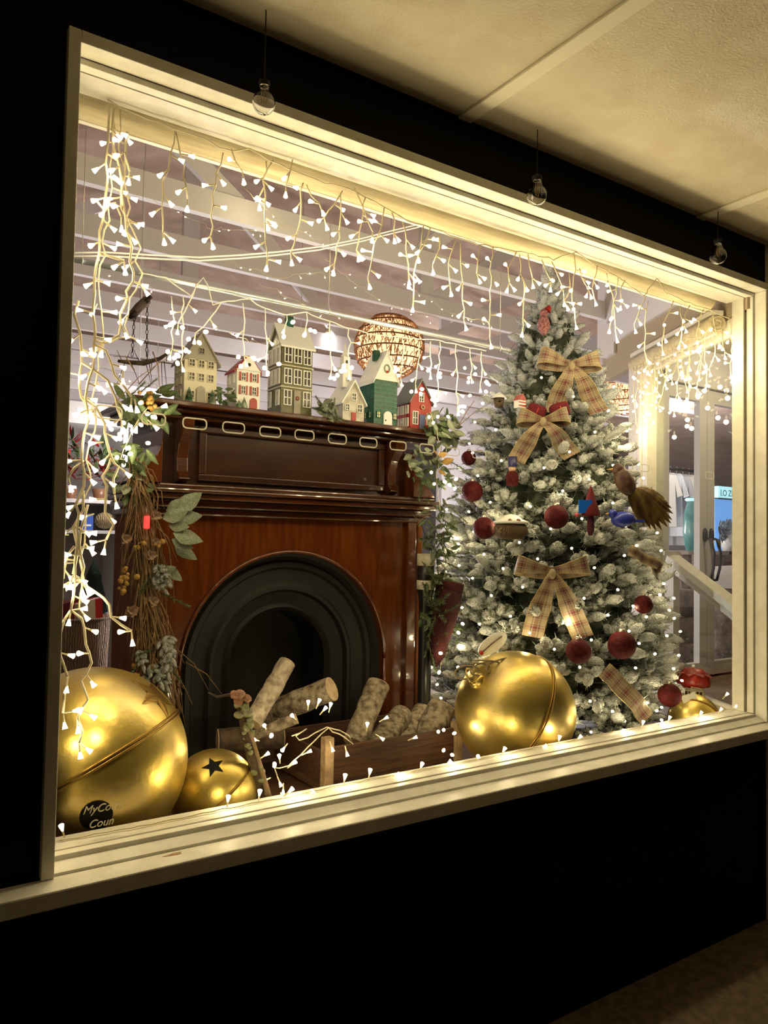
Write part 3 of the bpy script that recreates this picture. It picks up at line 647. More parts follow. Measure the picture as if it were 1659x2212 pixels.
flock = flock_mat('flocked_twig', (0.82, 0.84, 0.82), (0.17, 0.20, 0.12), 0.38, 0.54)
needle = flock_mat('frosted_needles', (0.62, 0.66, 0.58), (0.045, 0.08, 0.035), 0.46, 0.64)
stemm = mat('brown_twig', (0.10, 0.06, 0.03), 0.9)
def sprig_mesh(seed, nf=6, name='sprig'):
    R = random.Random(seed); mb = MB()
    spine = [V((t, 0, 0.05*math.sin(t*2.2))) for t in (0, 0.25, 0.5, 0.75)]
    mb.tube(spine, [0.022, 0.02, 0.018, 0.015], 5, 2)
    fingers = [(V((0.62, 0, 0.06)), V((1, 0, 0.05)), 0.40)]
    for i in range(nf):
        t = 0.10 + 0.55*i/nf
        for s in (-1, 1):
            a = math.radians(R.uniform(34, 55)); el = R.uniform(-0.15, 0.45)
            fingers.append((V((t, 0, 0.05*math.sin(t*2.2))), V((math.cos(a), s*math.sin(a), el)), R.uniform(0.28, 0.40)*(1.0-0.35*t)))
    for i in range(2): fingers.append((V((0.25+0.25*i, 0, 0.04)), V((0.7, R.uniform(-0.3, 0.3), 0.7)), 0.26))
    for (p, d, ln) in fingers:
        d = d.normalized(); a = d.orthogonal().normalized(); bq = d.cross(a)
        pts = []; rs = []
        for i in range(6):
            t = i/5; pts.append(p + d*(ln*t) + V((0, 0, 0.05*ln*math.sin(3*t))) + a*R.uniform(-0.01, 0.01)); rs.append((0.025, 0.055, 0.072, 0.075, 0.062, 0.020)[i]*R.uniform(0.8, 1.2))
        mb.tube(pts, rs, 7, 0)
        for i in range(26):
            t = R.uniform(0.1, 1.0); th = R.uniform(0, 6.283); o = p + d*(ln*t) + V((0, 0, 0.05*ln*math.sin(3*t)))
            rad = a*math.cos(th) + bq*math.sin(th); tip = o + rad*R.uniform(0.075, 0.125) + d*R.uniform(0.03, 0.09); side = d.cross(rad)*0.009
            mb.add([o - side + rad*0.02, o + side + rad*0.02, tip], [(0, 1, 2)], 1)
    return mesh_of(mb, name, [flock, needle, stemm])
SPR = [sprig_mesh(s, 3 + s % 2) for s in range(6)]
flock_t = flock_mat('cool_lit_heavy_flock', (0.86, 0.90, 0.93), (0.36, 0.42, 0.40), 0.30, 0.46); needle_t = flock_mat('cool_lit_heavy_frost', (0.72, 0.78, 0.80), (0.10, 0.15, 0.12), 0.40, 0.56)  # heavier flock on top, with the cool shop light put into its colour
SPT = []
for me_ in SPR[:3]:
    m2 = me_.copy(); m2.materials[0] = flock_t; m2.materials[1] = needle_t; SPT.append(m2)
tree = thing('christmas_tree', 'tall snow-flocked christmas tree beside the fireplace', 'christmas tree', (TC.x, TC.y, PLAT))
MB().tube([(TC.x, TC.y, PLAT), (TC.x, TC.y, 1.6), (TC.x-0.01, TC.y, 2.75)], [0.045, 0.03, 0.008], 8).build('trunk', barkk, tree)
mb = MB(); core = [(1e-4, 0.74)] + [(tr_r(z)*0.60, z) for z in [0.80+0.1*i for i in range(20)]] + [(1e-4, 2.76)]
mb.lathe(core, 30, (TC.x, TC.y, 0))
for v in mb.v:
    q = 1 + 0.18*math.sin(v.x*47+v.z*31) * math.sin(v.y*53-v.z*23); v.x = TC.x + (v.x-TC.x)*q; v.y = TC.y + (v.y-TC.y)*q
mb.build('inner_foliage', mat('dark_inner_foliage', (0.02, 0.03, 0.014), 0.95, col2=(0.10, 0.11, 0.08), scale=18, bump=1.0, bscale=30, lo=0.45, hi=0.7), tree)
rt = random.Random(21)
face = math.atan2(CAM.y-TC.y, CAM.x-TC.x)
NB = 296
_zs = [0.76 + 2.08*i/400 for i in range(401)]; _w = [tr_r(z)+0.20 for z in _zs]; _tot = sum(_w); _acc = 0; ZS = []
for z, q in zip(_zs, _w):
    _acc += q/_tot*NB
    while len(ZS) < min(NB, round(_acc)): ZS.append(z)
while len(ZS) < NB: ZS.append(2.78)
for i in range(NB):
    z = ZS[i]; r = tr_r(z)
    back = (i % 6 == 5)
    ang = face + ((((i*0.61803) % 1.0)-0.5)*math.radians(214) if not back else math.pi + rt.uniform(-1.1, 1.1))
    d = V((math.cos(ang), math.sin(ang), 0)); el = rt.uniform(-0.15, 0.35) + 0.35*max(0, z-1.9)
    ln = (0.19 + 0.09*min(1, r/0.6))*rt.uniform(0.85, 1.2)
    tip = V((TC.x, TC.y, z)) + d*(r*rt.uniform(0.90, 1.06))
    x = (d + V((rt.uniform(-0.35, 0.35), rt.uniform(-0.35, 0.35), el))).normalized()
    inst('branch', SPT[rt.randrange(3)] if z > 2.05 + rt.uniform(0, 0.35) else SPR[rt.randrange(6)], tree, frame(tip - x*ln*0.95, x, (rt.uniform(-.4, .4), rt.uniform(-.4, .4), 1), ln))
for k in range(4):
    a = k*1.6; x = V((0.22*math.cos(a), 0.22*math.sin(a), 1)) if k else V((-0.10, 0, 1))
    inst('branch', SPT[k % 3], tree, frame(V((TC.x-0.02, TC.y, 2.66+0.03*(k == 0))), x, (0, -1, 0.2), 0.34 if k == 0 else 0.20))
# ------------------------------------------------------------------ ribbons
def plaid_mat(name, base, c1, c2):
    m = bpy.data.materials.new(name); m.use_nodes = True; nt = m.node_tree; N = nt.nodes; L = nt.links; bs = N['Principled BSDF']
    uv = N.new('ShaderNodeTexCoord'); sp = N.new('ShaderNodeSeparateXYZ'); L.new(uv.outputs['UV'], sp.inputs[0]); outs = []
    for ax, f in (('X', 1.0), ('Y', 1.0)):
        fr = N.new('ShaderNodeMath'); fr.operation = 'FRACT'; L.new(sp.outputs[ax], fr.inputs[0])
        r = N.new('ShaderNodeValToRGB'); r.color_ramp.interpolation = 'CONSTANT'; el = r.color_ramp.elements
        el[0].position = 0; el[0].color = (*base, 1); el[1].position = 0.30; el[1].color = (*c1, 1)
        for p, c in ((0.36, base), (0.42, c2), (0.62, base), (0.68, c1), (0.74, base)):
            e = el.new(p); e.color = (*c, 1)
        L.new(fr.outputs[0], r.inputs[0]); outs.append(r.outputs[0])
    mx = N.new('ShaderNodeMix'); mx.data_type = 'RGBA'; mx.inputs[0].default_value = 0.5; L.new(outs[0], mx.inputs[6]); L.new(outs[1], mx.inputs[7])
    L.new(mx.outputs[2], bs.inputs['Base Color']); bs.inputs['Roughness'].default_value = 0.6; bs.inputs['Sheen Weight'].default_value = 0.3
    return m
plaid = plaid_mat('plaid_ribbon_cloth', (0.33, 0.255, 0.15), (0.055, 0.028, 0.016), (0.13, 0.018, 0.022))
ribgold = mat('gold_ribbon_edge', (0.66, 0.50, 0.22), 0.4, 0.4)
def ribbon(name, parent, pts, ws, m=plaid, th=0.0012, vs_per_m=18.0, across=1.0):
    """slab ribbon along pts with half-width vectors ws, uv in cloth space"""
    n = len(pts); verts, faces, uvs = [], [], []
    off = root_of(parent).location; acc = 0.0; vv = []
    for i in range(n):
        if i: acc += (pts[i]-pts[i-1]).length
        vv.append(acc*vs_per_m)
    for sgn in (1, -1):
        for i in range(n):
            t = (pts[min(n-1, i+1)] - pts[max(0, i-1)]).normalized(); nn = t.cross(ws[i]).normalized()*th*sgn
            for s in (-1, -0.33, 0.33, 1): verts.append(pts[i] + ws[i]*s + nn*(1+0*abs(s)) - off)
    for k in (0, 1):
        o = k*n*4
        for i in range(n-1):
            for j in range(3):
                f = [o+i*4+j, o+i*4+j+1, o+(i+1)*4+j+1, o+(i+1)*4+j]; faces.append(f if k == 0 else f[::-1])
    for i in range(n-1):
        for j in (0, 3): faces.append([i*4+j, (i+1)*4+j, n*4+(i+1)*4+j, n*4+i*4+j])
    me = bpy.data.meshes.new(name); me.from_pydata(verts, [], faces); me.materials.append(m)
    ul = me.uv_layers.new(name='uv')
    for lp in me.loops:
        q = lp.vertex_index % (n*4); ul.data[lp.index].uv = ((q % 4)/3*across, vv[q//4])
    for p in me.polygons: p.use_smooth = True
    o = bpy.data.objects.new(name, me); COL.objects.link(o); o.parent = parent
    edge = MB()
    for s in (-1, 1): edge.tube([pts[i] + ws[i]*s for i in range(n)], 0.0016, 4)
    edge.build('wired_edge', ribgold, o)
    return o
def bow(label, px, py, lo, lw, tails, k=1.02, wid=0.032, tilt=0.0):
    p = treehit(px, py, k); n = out_n(p); n = (n*0.6 - FW*0.6).normalized(); r = RI.copy(); r = (r - n*r.dot(n)).normalized(); u = n.cross(r)*-1
    if u.z < 0: u = -u
    r = (r*math.cos(tilt) + u*math.sin(tilt)).normalized(); p = p + n*0.03
    t = thing('ribbon_bow', label, 'bow', p, 'plaid ribbon bows on the tree')
    for s, L in ((-1, lo), (1, lw)):
        pts, ws = [], []
        for i in range(17):
            q = i/16; sn = math.sin(math.pi*q); pts.append(p + r*(s*L*sn**0.8) + n*(0.035*math.sin(2*math.pi*q)+0.015*sn) + u*(0.25*L*sn + 0.012*math.cos(math.pi*q)))
            ws.append((u*1.0 - r*s*0.25).normalized()*(wid*(0.30+0.70*sn)))
        ribbon('loop', t, pts, ws)
    for (dx, dz, curl) in tails:
        pts, ws = [], []
        for i in range(14):
            q = i/13; pts.append(p + r*(dx*q**0.8) + u*(dz*q) + n*(0.012+curl*math.sin(q*6.5)-0.03*q)); ws.append((r*1.0 + u*(dx/abs(dz))*0.6).normalized()*(wid*(0.35+0.75*min(1, q*2))))
        ribbon('tail', t, pts, ws)
    MB().ball(p + n*0.022, (0.016, 0.022), 10, 6, ax=u).build('knot', plaid, t)
    return t
bow('plaid ribbon bow with long tails near the tree top', 1228, 795, 0.15, 0.13, ((-0.07, -0.22, 0.02), (0.14, -0.20, 0.015)), tilt=-0.05, wid=0.04)
bow('plaid ribbon bow with two spread tails at mid height of the tree', 1190, 1238, 0.15, 0.15, ((-0.08, -0.27, 0.015), (0.13, -0.27, 0.015)), wid=0.04)
bow('plaid ribbon bow with curled loops under the burgundy velvet puffs', 1172, 915, 0.11, 0.11, ((-0.12, -0.17, 0.03), (0.13, -0.15, 0.03)), wid=0.036)
def ribbon_piece(label, pxs, wid, k=1.05):
    ps = [treehit(x, y, k) for x, y in pxs]; ps = [p + out_n(p)*0.02 for p in ps]; fine = []
    for i in range(len(ps)-1):
        for j in range(5): fine.append(ps[i].lerp(ps[i+1], j/5))
    fine.append(ps[-1]); t = thing('ribbon_strip', label, 'ribbon', ps[0], 'loose plaid ribbons on the tree'); n = out_n(ps[0])
    fine = [p + n*0.012*math.sin(i*0.9) for i, p in enumerate(fine)]
    ws = [((fine[min(len(fine)-1, i+1)]-fine[max(0, i-1)]).normalized().cross(n)).normalized()*wid for i in range(len(fine))]
    ribbon('cloth', t, fine, ws); return t
ribbon_piece('loose plaid ribbon running down the lower right of the tree', ((1300, 1445), (1335, 1480), (1372, 1522), (1388, 1550)), 0.035)
ribbon_piece('cream ribbon curl sticking out at the right edge of the tree', ((1352, 1188), (1385, 1205), (1415, 1222), (1405, 1245)), 0.022, 1.12)
# ------------------------------------------------------------------ tree ornaments
burg = mat('frosted_burgundy', (0.055, 0.003, 0.004), 0.7, col2=(0.095, 0.007, 0.008), scale=60, bump=0.5, bscale=120, spec=0.2)
velvet = mat('burgundy_velvet', (0.11, 0.004, 0.009), 0.9, bump=0.3, bscale=80)
silver = mat('silver_cap', (0.6, 0.55, 0.45), 0.35, 0.9)
def orn_ball(label, px, py, rp, m=burg, k=1.0):
    p = treehit(px, py, k); ax = (p-CAM).dot(FW); r = rp*ax/F; p = p + out_n(p)*r*0.4
    t = thing('bauble', label, 'bauble', (p.x, p.y, p.z-r), 'frosted burgundy baubles on the tree')
    MB().ball(p, r, 24, 14).build('ball', m, t); MB().lathe([(r*0.25, 0), (r*0.25, r*0.22), (r*0.1, r*0.25), (1e-4, r*0.26)], 12, p+V((0,0,r*0.93))).build('cap', silver, t)
    MB().tube([p+V((r*0.16*math.cos(a), 0, r*1.32+r*0.16*math.sin(a))) for a in [0.6*i for i in range(11)]], r*0.03, 5).build('hook', silver, t)
for lab, x, y, r in (('burgundy bauble on the left of the tree, level with the mantel moulding', 1027, 1062, 23), ('burgundy bauble just left of the white mushroom ornament', 1051, 1141, 24), ('burgundy bauble in the middle of the tree right of the mushroom', 1201, 1117, 26), ('darkest burgundy bauble under the lower plaid bow', 1247, 1405, 27), ('burgundy bauble half hidden by a frosted branch, lower right of the tree', 1336, 1392, 30), ('burgundy bauble at the right tree edge below the cream ribbon', 1384, 1305, 20), ('lowest burgundy bauble near the small gold bell', 1437, 1500, 25), ('small brown-red bauble right of the mantel shelf end', 1018, 990, 16)):
    orn_ball(lab, x, y, r)
def place(px, py, k=1.0, push=0.02):
    p = treehit(px, py, k); n = out_n(p); return p + n*push, n, (p-CAM).dot(FW)/F
def soft_box(mb, c, a, b_, d, mi=0):
    k = 8; 
    vs = []; fs = []
    for i in range(k+1):
        ph = -math.pi/2 + math.pi*i/k
        for j in range(16):
            th = 2*math.pi*j/16; f = lambda q, e=0.5: math.copysign(abs(q)**e, q)
            vs.append(V(c) + V(a)*(f(math.cos(ph))*f(math.cos(th))) + V(b_)*(f(math.cos(ph))*f(math.sin(th))) + V(d)*f(math.sin(ph)))
    for i in range(k):
        for j in range(16): fs.append((i*16+j, i*16+(j+1) % 16, (i+1)*16+(j+1) % 16, (i+1)*16+j))
    mb.add(vs, fs, mi, True)
for lab, x, y, tl in (('left burgundy velvet puff above the curled plaid bow', 1160, 893, -0.4), ('right burgundy velvet puff above the curled plaid bow', 1207, 889, 0.3)):
    p, n, s = place(x, y, 1.02, 0.03); r = (RI*math.cos(tl) + UP*math.sin(tl))*s*21; u = (UP*math.cos(tl) - RI*math.sin(tl))*s*17
    t = thing('velvet_puff', lab, 'ornament', p, 'burgundy velvet puffs on the tree'); mb = MB(); soft_box(mb, p, r, u, FW*s*14); mb.build('cushion', velvet, t)
    MB().tube([p + u*1.02*math.cos(q) + FW*s*14.3*math.sin(q) for q in [2*math.pi*i/16 for i in range(17)]], s*1.6, 5).build('piping', hred, t)
# white mushroom
p, n, s = place(1110, 1128, 1.0, 0.04)
t = thing('mushroom_ornament', 'white domed mushroom ornament with two brown spots', 'ornament', p, None)
MB().lathe([(1e-4, 17*s), (14*s, 14*s), (24*s, 6*s), (39*s, 0), (36*s, -4*s), (10*s, -5*s)], 28, p).build('cap', winw, t)
MB().lathe([(30*s, -5*s), (36*s, -12*s), (34*s, -28*s), (24*s, -36*s), (1e-4, -38*s)], 24, p).build('basket', mat('woven_brown', (0.07, 0.04, 0.02), 0.9, kind='wave', col2=(0.17, 0.11, 0.05), scale=60, bump=0.6), t)
for dx in (-7, 11):
    q = p + RI*dx*s - FW*36*s*0.86 + V((0,0,3*s)); MB().ball(q, (5*s, 4*s), 8, 5, ax=FW).build('spot', brickm, t)
# white oval slice with twig
p, n, s = place(1076, 1388, 1.0, 0.06)
t = thing('oval_ornament', 'white oval ornament with a painted twig above the large gold bell', 'ornament', p, None)
u1 = (RI*0.80 + UP*0.60); u2 = (UP*0.80 - RI*0.60); k = 24
vs = [p + u1*(36*s*math.cos(q)) + u2*(17*s*math.sin(q)) + FW*e for e in (-3*s, 3*s) for q in [2*math.pi*i/k for i in range(k)]]
MB().add(vs, [list(range(k)), list(range(k, 2*k))[::-1]] + [(i, k+i, k+(i+1) % k, (i+1) % k) for i in range(k)]).build('slice', winw, t)
MB().tube([p + u1*(-28*s) - FW*4.5*s, p + u2*(2*s) - FW*4.5*s, p + u1*(26*s) + u2*(2*s) - FW*4.5*s], 1.2*s, 5).build('twig', barkk, t)
MB().ball(p - u1*30*s - FW*4*s, 5*s, 8, 6).build('berry', hred, t)
# red figure with blue book, blue bauble, toy soldier, pink figure, bird house, little house
p, n, s = place(1268, 1095, 1.0, 0.04)
t = thing('elf_ornament', 'dark red cone-hatted figure ornament holding a bright blue book', 'ornament', p, None)
MB().lathe([(1e-4, 46*s), (5*s, 34*s), (12*s, 10*s), (20*s, -16*s), (19*s, -20*s), (1e-4, -20*s)], 16, p).build('body', velvet, t); MB().lathe([(7*s, -20*s), (8*s, -50*s), (4*s, -62*s), (1e-4, -62*s)], 10, p).build('tassel', mat('dark_plum', (0.08, 0.01, 0.03), 0.9), t)
MB().obox(p - RI*14*s - FW*10*s, RI*14*s, UP*14*s, FW*3*s).build('book', mat('bright_blue', (0.01, 0.12, 0.62), 0.35), t); MB().ball(p - RI*32*s - FW*10*s - UP*18*s, 5*s, 10, 6).build('berry', mat('pink', (0.6, 0.1, 0.15), 0.4), t)
p, n, s = place(1336, 1122, 1.05, 0.03)
t = thing('bird_ornament', 'deep blue bird ornament on the right of the tree', 'ornament', p, None); bl = mat('deep_blue', (0.03, 0.05, 0.38), 0.3)
MB().ball(p, (17*s, 26*s), 18, 10, ax=RI+UP*0.1).build('body', bl, t); MB().ball(p - RI*22*s + UP*12*s, 10*s, 14, 8).build('head', bl, t); MB().obox(p + RI*30*s - UP*4*s, RI*14*s, UP*3*s, FW*7*s).build('tail', bl, t); MB().lathe([(3*s, 0), (1e-4, 8*s)], 8, p - RI*31*s + UP*12*s, -RI).build('beak', goldd, t)
p, n, s = place(1112, 1022, 1.0, 0.03)
t = thing('toy_soldier_ornament', 'little toy soldier ornament with tall navy hat', 'ornament', p, None)
MB().lathe([(1e-4, -30*s), (12*s, -28*s), (14*s, -8*s), (8*s, 2*s), (1e-4, 2*s)], 14, p).build('coat', burg, t); MB().ball(p + UP*8*s, 8*s, 12, 8).build('head', mat('painted_skin', (0.62, 0.40, 0.26), 0.5), t); MB().lathe([(9*s, 12*s), (10*s, 34*s), (1e-4, 35*s)], 14, p).build('hat', mat('navy', (0.02, 0.02, 0.10), 0.4), t)
p, n, s = place(1177, 700, 1.1, 0.05)
t = thing('fabric_mouse_ornament', 'pink knitted figure ornament near the tree top', 'ornament', p, None); pk = mat('pink_knit', (0.42, 0.20, 0.20), 0.95, col2=(0.20, 0.06, 0.07), scale=120, bump=0.5)
MB().ball(p - UP*8*s, (13*s, 22*s), 16, 10, ax=UP).build('body', pk, t); MB().ball(p + UP*17*s, 9*s, 14, 8).build('head', pk, t); MB().lathe([(9*s, 0), (5*s, 9*s), (1e-4, 14*s)], 12, p + UP*22*s + RI*7*s, UP+RI*0.6).build('hat', hred, t)
p, n, s = place(1086, 868, 1.1, 0.03)
t = thing('birdhouse_ornament', 'tiny dark birdhouse ornament with snowy cap', 'ornament', p, None)
MB().lathe([(1e-4, -16*s), (9*s, -14*s), (12*s, 6*s), (1e-4, 6*s)], 12, p).build('house', barkk, t); MB().lathe([(17*s, 5*s), (13*s, 11*s), (1e-4, 19*s)], 14, p).build('snow_cap', winw, t); MB().ball(p - FW*11*s - UP*2*s, (3*s, 2*s), 8, 5, ax=FW).build('entrance', black, t)
p, n, s = place(1128, 872, 1.1, 0.03)
t = thing('cottage_ornament', 'tiny red and white striped cottage ornament', 'ornament', p, None)
MB().box(p.x-10*s, p.x+10*s, p.y-8*s, p.y+8*s, p.z-12*s, p.z+4*s).build('walls', winw, t); MB().prism([(p.x-12*s, p.z+4*s), (p.x+12*s, p.z+4*s), (p.x, p.z+18*s)], p.y-9*s, p.y+9*s).build('roof', hred, t)
for k in range(2): MB().box(p.x-10.5*s, p.x+10.5*s, p.y-8.5*s, p.y-7.9*s, p.z-(9-7*k)*s, p.z-(6-7*k)*s).build('stripe', hred, t)
# feathered bird ornament at the right edge of the tree
def blade(mb, p, d, n, L, w, mi=0, curve=0.0, seg=6, th=0.0008):
    d = V(d).normalized(); n = (V(n) - d*V(n).dot(d)).normalized(); sd = d.cross(n); top = []; prof = [0.15, 0.7, 1.0, 0.95, 0.75, 0.45, 0.03]
    for s2 in (1, -1):
        for i in range(seg+1):
            t = i/seg; c = V(p) + d*(L*t) + n*(curve*L*t*t) + n*th*s2; hw = w*prof[min(6, round(t*6))]
            top += [c - sd*hw, c + n*(0.12*hw), c + sd*hw]
    m = (seg+1)*3; fs = []
    for k in (0, 1):
        for i in range(seg):
            for j in (0, 1):
                f = (k*m+i*3+j, k*m+i*3+j+1, k*m+(i+1)*3+j+1, k*m+(i+1)*3+j); fs.append(f if k == 0 else f[::-1])
    for i in range(seg):
        for j in (0, 2): fs.append((i*3+j, (i+1)*3+j, m+(i+1)*3+j, m+i*3+j))
    mb.add(top, fs, mi, True)
feat = mat('bronze_feather', (0.20, 0.13, 0.035), 0.35, 0.4, col2=(0.08, 0.045, 0.02), scale=14, stretch=(1, 4, 1)); featd = mat('dark_red_feather', (0.04, 0.008, 0.007), 0.6, col2=(0.09, 0.045, 0.02), scale=30)
p = treehit(1335, 1040, 1.02) + V((0.02, -0.02, 0)); s = (p-CAM).dot(FW)/F
t = thing('feathered_bird', 'large bronze feathered bird with hanging tail on the right of the tree', 'ornament', p, None)
MB().ball(p, (20*s, 34*s), 18, 12, ax=UP-RI*0.5).build('body', featd, t); MB().ball(p + UP*26*s - RI*14*s, 13*s, 14, 8).build('head', featd, t); MB().lathe([(4*s, 0), (1e-4, 14*s)], 8, p + UP*26*s - RI*26*s, -RI).build('beak', goldd, t)
rf = random.Random(3)
for i in range(12):
    a = -0.95 + 0.09*i; d = RI*math.cos(a-0.35) + UP*math.sin(a-0.35); mb = MB(); st = p + RI*(8+1.5*i)*s - UP*(8+i)*s*0.8 - FW*(8-i)*s
    L = (60 + 60*math.sin(i/11*2.6+0.4))*s; blade(mb, st, d, -FW + RI*rf.uniform(-.3, .3), L, 11*s, 0, -0.1); mb.build('feather', feat, t)
# ------------------------------------------------------------------ mushroom houses in the right corner
hm = V((at(1503, 1480, Y=0.40).x-0.02, 0.40, PLAT)); r = 0.078; hs = 0.235
t = thing('mushroom_house', 'mushroom house with ragged red cap behind the small gold bell', 'ornament', hm, None)
MB().lathe([(r*0.75, 0), (r*0.8, 0.02), (r*0.62, hs*0.6), (r*0.58, hs)], 18, hm).build('stem', cream, t)
MB().lathe([(r*0.55, hs-0.005), (r*0.98, hs-0.012), (r*1.02, hs+0.008), (r*0.9, hs+0.04), (r*0.55, hs+0.068), (1e-4, hs+0.076)], 24, hm).build('cap', hmat('cap_red', (0.36, 0.025, 0.016), c2=(0.22, 0.02, 0.012)), t)
d = (CAM-hm); d.z = 0; d.normalize(); sd_ = V((-d.y, d.x, 0))
for k in (-0.30, 0.34): hwin(t, hm + d*(r*0.66) + sd_*k*r + V((0,0,hs*0.78)), sd_, d, 0.42*r, 0.62*r, cream)
MB().ball(hm + V((0,0,hs+0.08)), 0.009, 10, 6).build('finial', winw, t)
rng_ = random.Random(2)
for k in range(9):
    a = k*0.7; inst_me = None
    mbf = MB(); blade(mbf, hm + V((0.5*r*math.cos(a), 0.5*r*math.sin(a), hs+0.05)), (math.cos(a), math.sin(a), 0.25*rng_.uniform(-1, 1)), (0, 0, 1), r*0.75, r*0.28, 0, -0.2); mbf.build('petal', hmat('cap_red', (0.36, 0.025, 0.016)), t)
# ------------------------------------------------------------------ crate with birch logs
cr = at(707, 1600, Y=0.52); cr2 = at(985, 1615, Y=0.52)
CX0, CX1, CY0, CY1 = cr.x, cr2.x, 0.52, 0.92; CZ = cr.z - 0.012
crate = thing('log_crate', 'brown wooden crate holding firewood in front of the fireplace', 'crate', (CX0, CY0, PLAT))
pw = 0.018
MB().box(CX0-pw, CX0+pw, CY0-0.02, CY0+0.016, PLAT, CZ+0.025).build('corner_post', post_m, crate, bevel=0.003)
MB().box(CX1-pw, CX1+pw, CY0-0.02, CY0+0.016, PLAT, CZ+0.01).build('corner_post', post_m, crate, bevel=0.003)
for z0, z1 in ((PLAT+0.004, PLAT+0.030), (PLAT+0.036, CZ-0.012)):
    MB().box(CX0+pw, CX1-pw, CY0-0.008, CY0+0.008, z0, z1).build('front_board', crate_m, crate, bevel=0.002)
    MB().box(CX0-0.008, CX0+0.008, CY0+0.016, CY1, z0, z1-0.02).build('side_board', crate_m, crate, bevel=0.002)
    MB().box(CX1-0.008, CX1+0.008, CY0+0.016, CY1, z0, z1-0.02).build('side_board', crate_m, crate, bevel=0.002)
    MB().box(CX0+0.008, CX1-0.008, CY1-0.015, CY1, z0, z1-0.02).build('back_board', crate_m, crate, bevel=0.002)
MB().box(CX0, CX1, CY0, CY1, PLAT, PLAT+0.012).build('bottom_board', crate_m, crate)
def log(label, a, c, ra, m=barkl, seed=0):
    R = random.Random(seed); a, c = V(a), V(c); d = c-a; n = 8
    t = thing('firewood_log', label, 'log', a, 'birch logs in and behind the crate')
    o = d.orthogonal().normalized(); q = d.cross(o).normalized(); pts = []; rs = []
    for i in range(n+1):
        f = i/n; pts.append(a + d*f + o*R.uniform(-.03, .03)*ra + q*R.uniform(-.03, .03)*ra); rs.append(ra*R.uniform(0.93, 1.05))
    mb = MB(); mb.tube(pts, rs, 14, cap=False); mb.build('bark', m, t)
    dn = d.normalized()
    for p0, p1, rr in ((pts[0]+dn*0.001, pts[0]-dn*0.0015, rs[0]), (pts[-1]-dn*0.001, pts[-1]+dn*0.0015, rs[-1])):
        MB().tube([p0, p1], rr*0.985, 14, smooth=False).build('sawn_end', cutend, t)
    if R.random() < 0.6:
        k = pts[5]; MB().tube([k, k + o*ra*1.35], [ra*0.35, ra*0.22], 8).build('branch_stub', m, t)
    return t
def pl(x, y, Y): return at(x, y, Y=Y)
log('pale log standing tilted at the left of the crate', pl(545, 1562, 0.72), pl(620, 1432, 0.80), 0.036, barkl, 1)
log('thick log with a pale sawn end pointing right', pl(572, 1545, 0.88), pl(716, 1488, 0.66), 0.047, barkd, 2)
log('thin split log lying under the thick log', pl(545, 1590, 0.74), pl(640, 1552, 0.66), 0.020, barkd, 3)
log('tall log leaning right above the crate board', pl(765, 1605, 0.66), pl(817, 1478, 0.74), 0.047, barkd, 4)
log('short mottled log behind the crate board', pl(805, 1625, 0.66), pl(868, 1545, 0.80), 0.052, barkd, 5)
log('small grey log end between two larger logs', pl(868, 1610, 0.70), pl(912, 1535, 0.86), 0.040, barkd, 6)
log('thick log leaning against the right gold bell', pl(900, 1650, 0.60), pl(955, 1528, 0.66), 0.060, barkd, 7)
log('low dark log lying deep at the left of the crate', pl(470, 1600, 0.86), pl(610, 1590, 0.80), 0.045, barkk, 8)
# ------------------------------------------------------------------ mossy twig
moss = mat('lichen_moss', (0.24, 0.27, 0.11), 0.95, col2=(0.42, 0.40, 0.27), scale=50, bump=1.0, bscale=80); fung = mat('pink_bracket_fungus', (0.50, 0.27, 0.19), 0.8, col2=(0.36, 0.17, 0.10), scale=40, bump=0.8)
tg = thing('mossy_branch', 'upright mossy branch with lichen between the small bell and the crate', 'branch', pl(565, 1730, 0.30), None); R = random.Random(5)
def pxs(lst, Y): return [at(x, y, Y=Y) for x, y in lst]
MB().tube(pxs([(517, 1508), (526, 1550), (536, 1600), (548, 1650), (560, 1700), (569, 1745)], 0.30), [0.013, 0.016, 0.017, 0.018, 0.017, 0.016], 8).build('stem', barkk, tg)
MB().tube(pxs([(528, 1560), (545, 1595), (558, 1640), (572, 1690), (585, 1740)], 0.285), [0.004, 0.006, 0.007, 0.009, 0.011], 7).build('side_shoot', post_m, tg)
MB().tube(pxs([(535, 1515), (500, 1500), (470, 1505), (450, 1496)], 0.34), [0.008, 0.006, 0.004, 0.002], 6).build('side_shoot', barkk, tg)
for i in range(40):
    y = R.uniform(1500, 1730); x = 515 + (y-1500)*0.24 + R.uniform(-11, 11); r = R.uniform(0.008, 0.017)*(1.3 if y < 1560 else 0.9)
    MB().ball(at(x, y, Y=0.29+R.uniform(-.012, .012)), (r, r*0.7), 8, 5, ax=(R.uniform(-1, 1), R.uniform(-1, 1), 1)).build('lichen', fung if (y < 1525 and i % 2) else moss, tg)
for (x, y) in ((508, 1500), (520, 1498), (533, 1508), (515, 1515)): MB().ball(at(x, y, Y=0.285), (0.016, 0.010), 10, 6, ax=(0.3, -0.5, 1)).build('fungus', fung, tg)
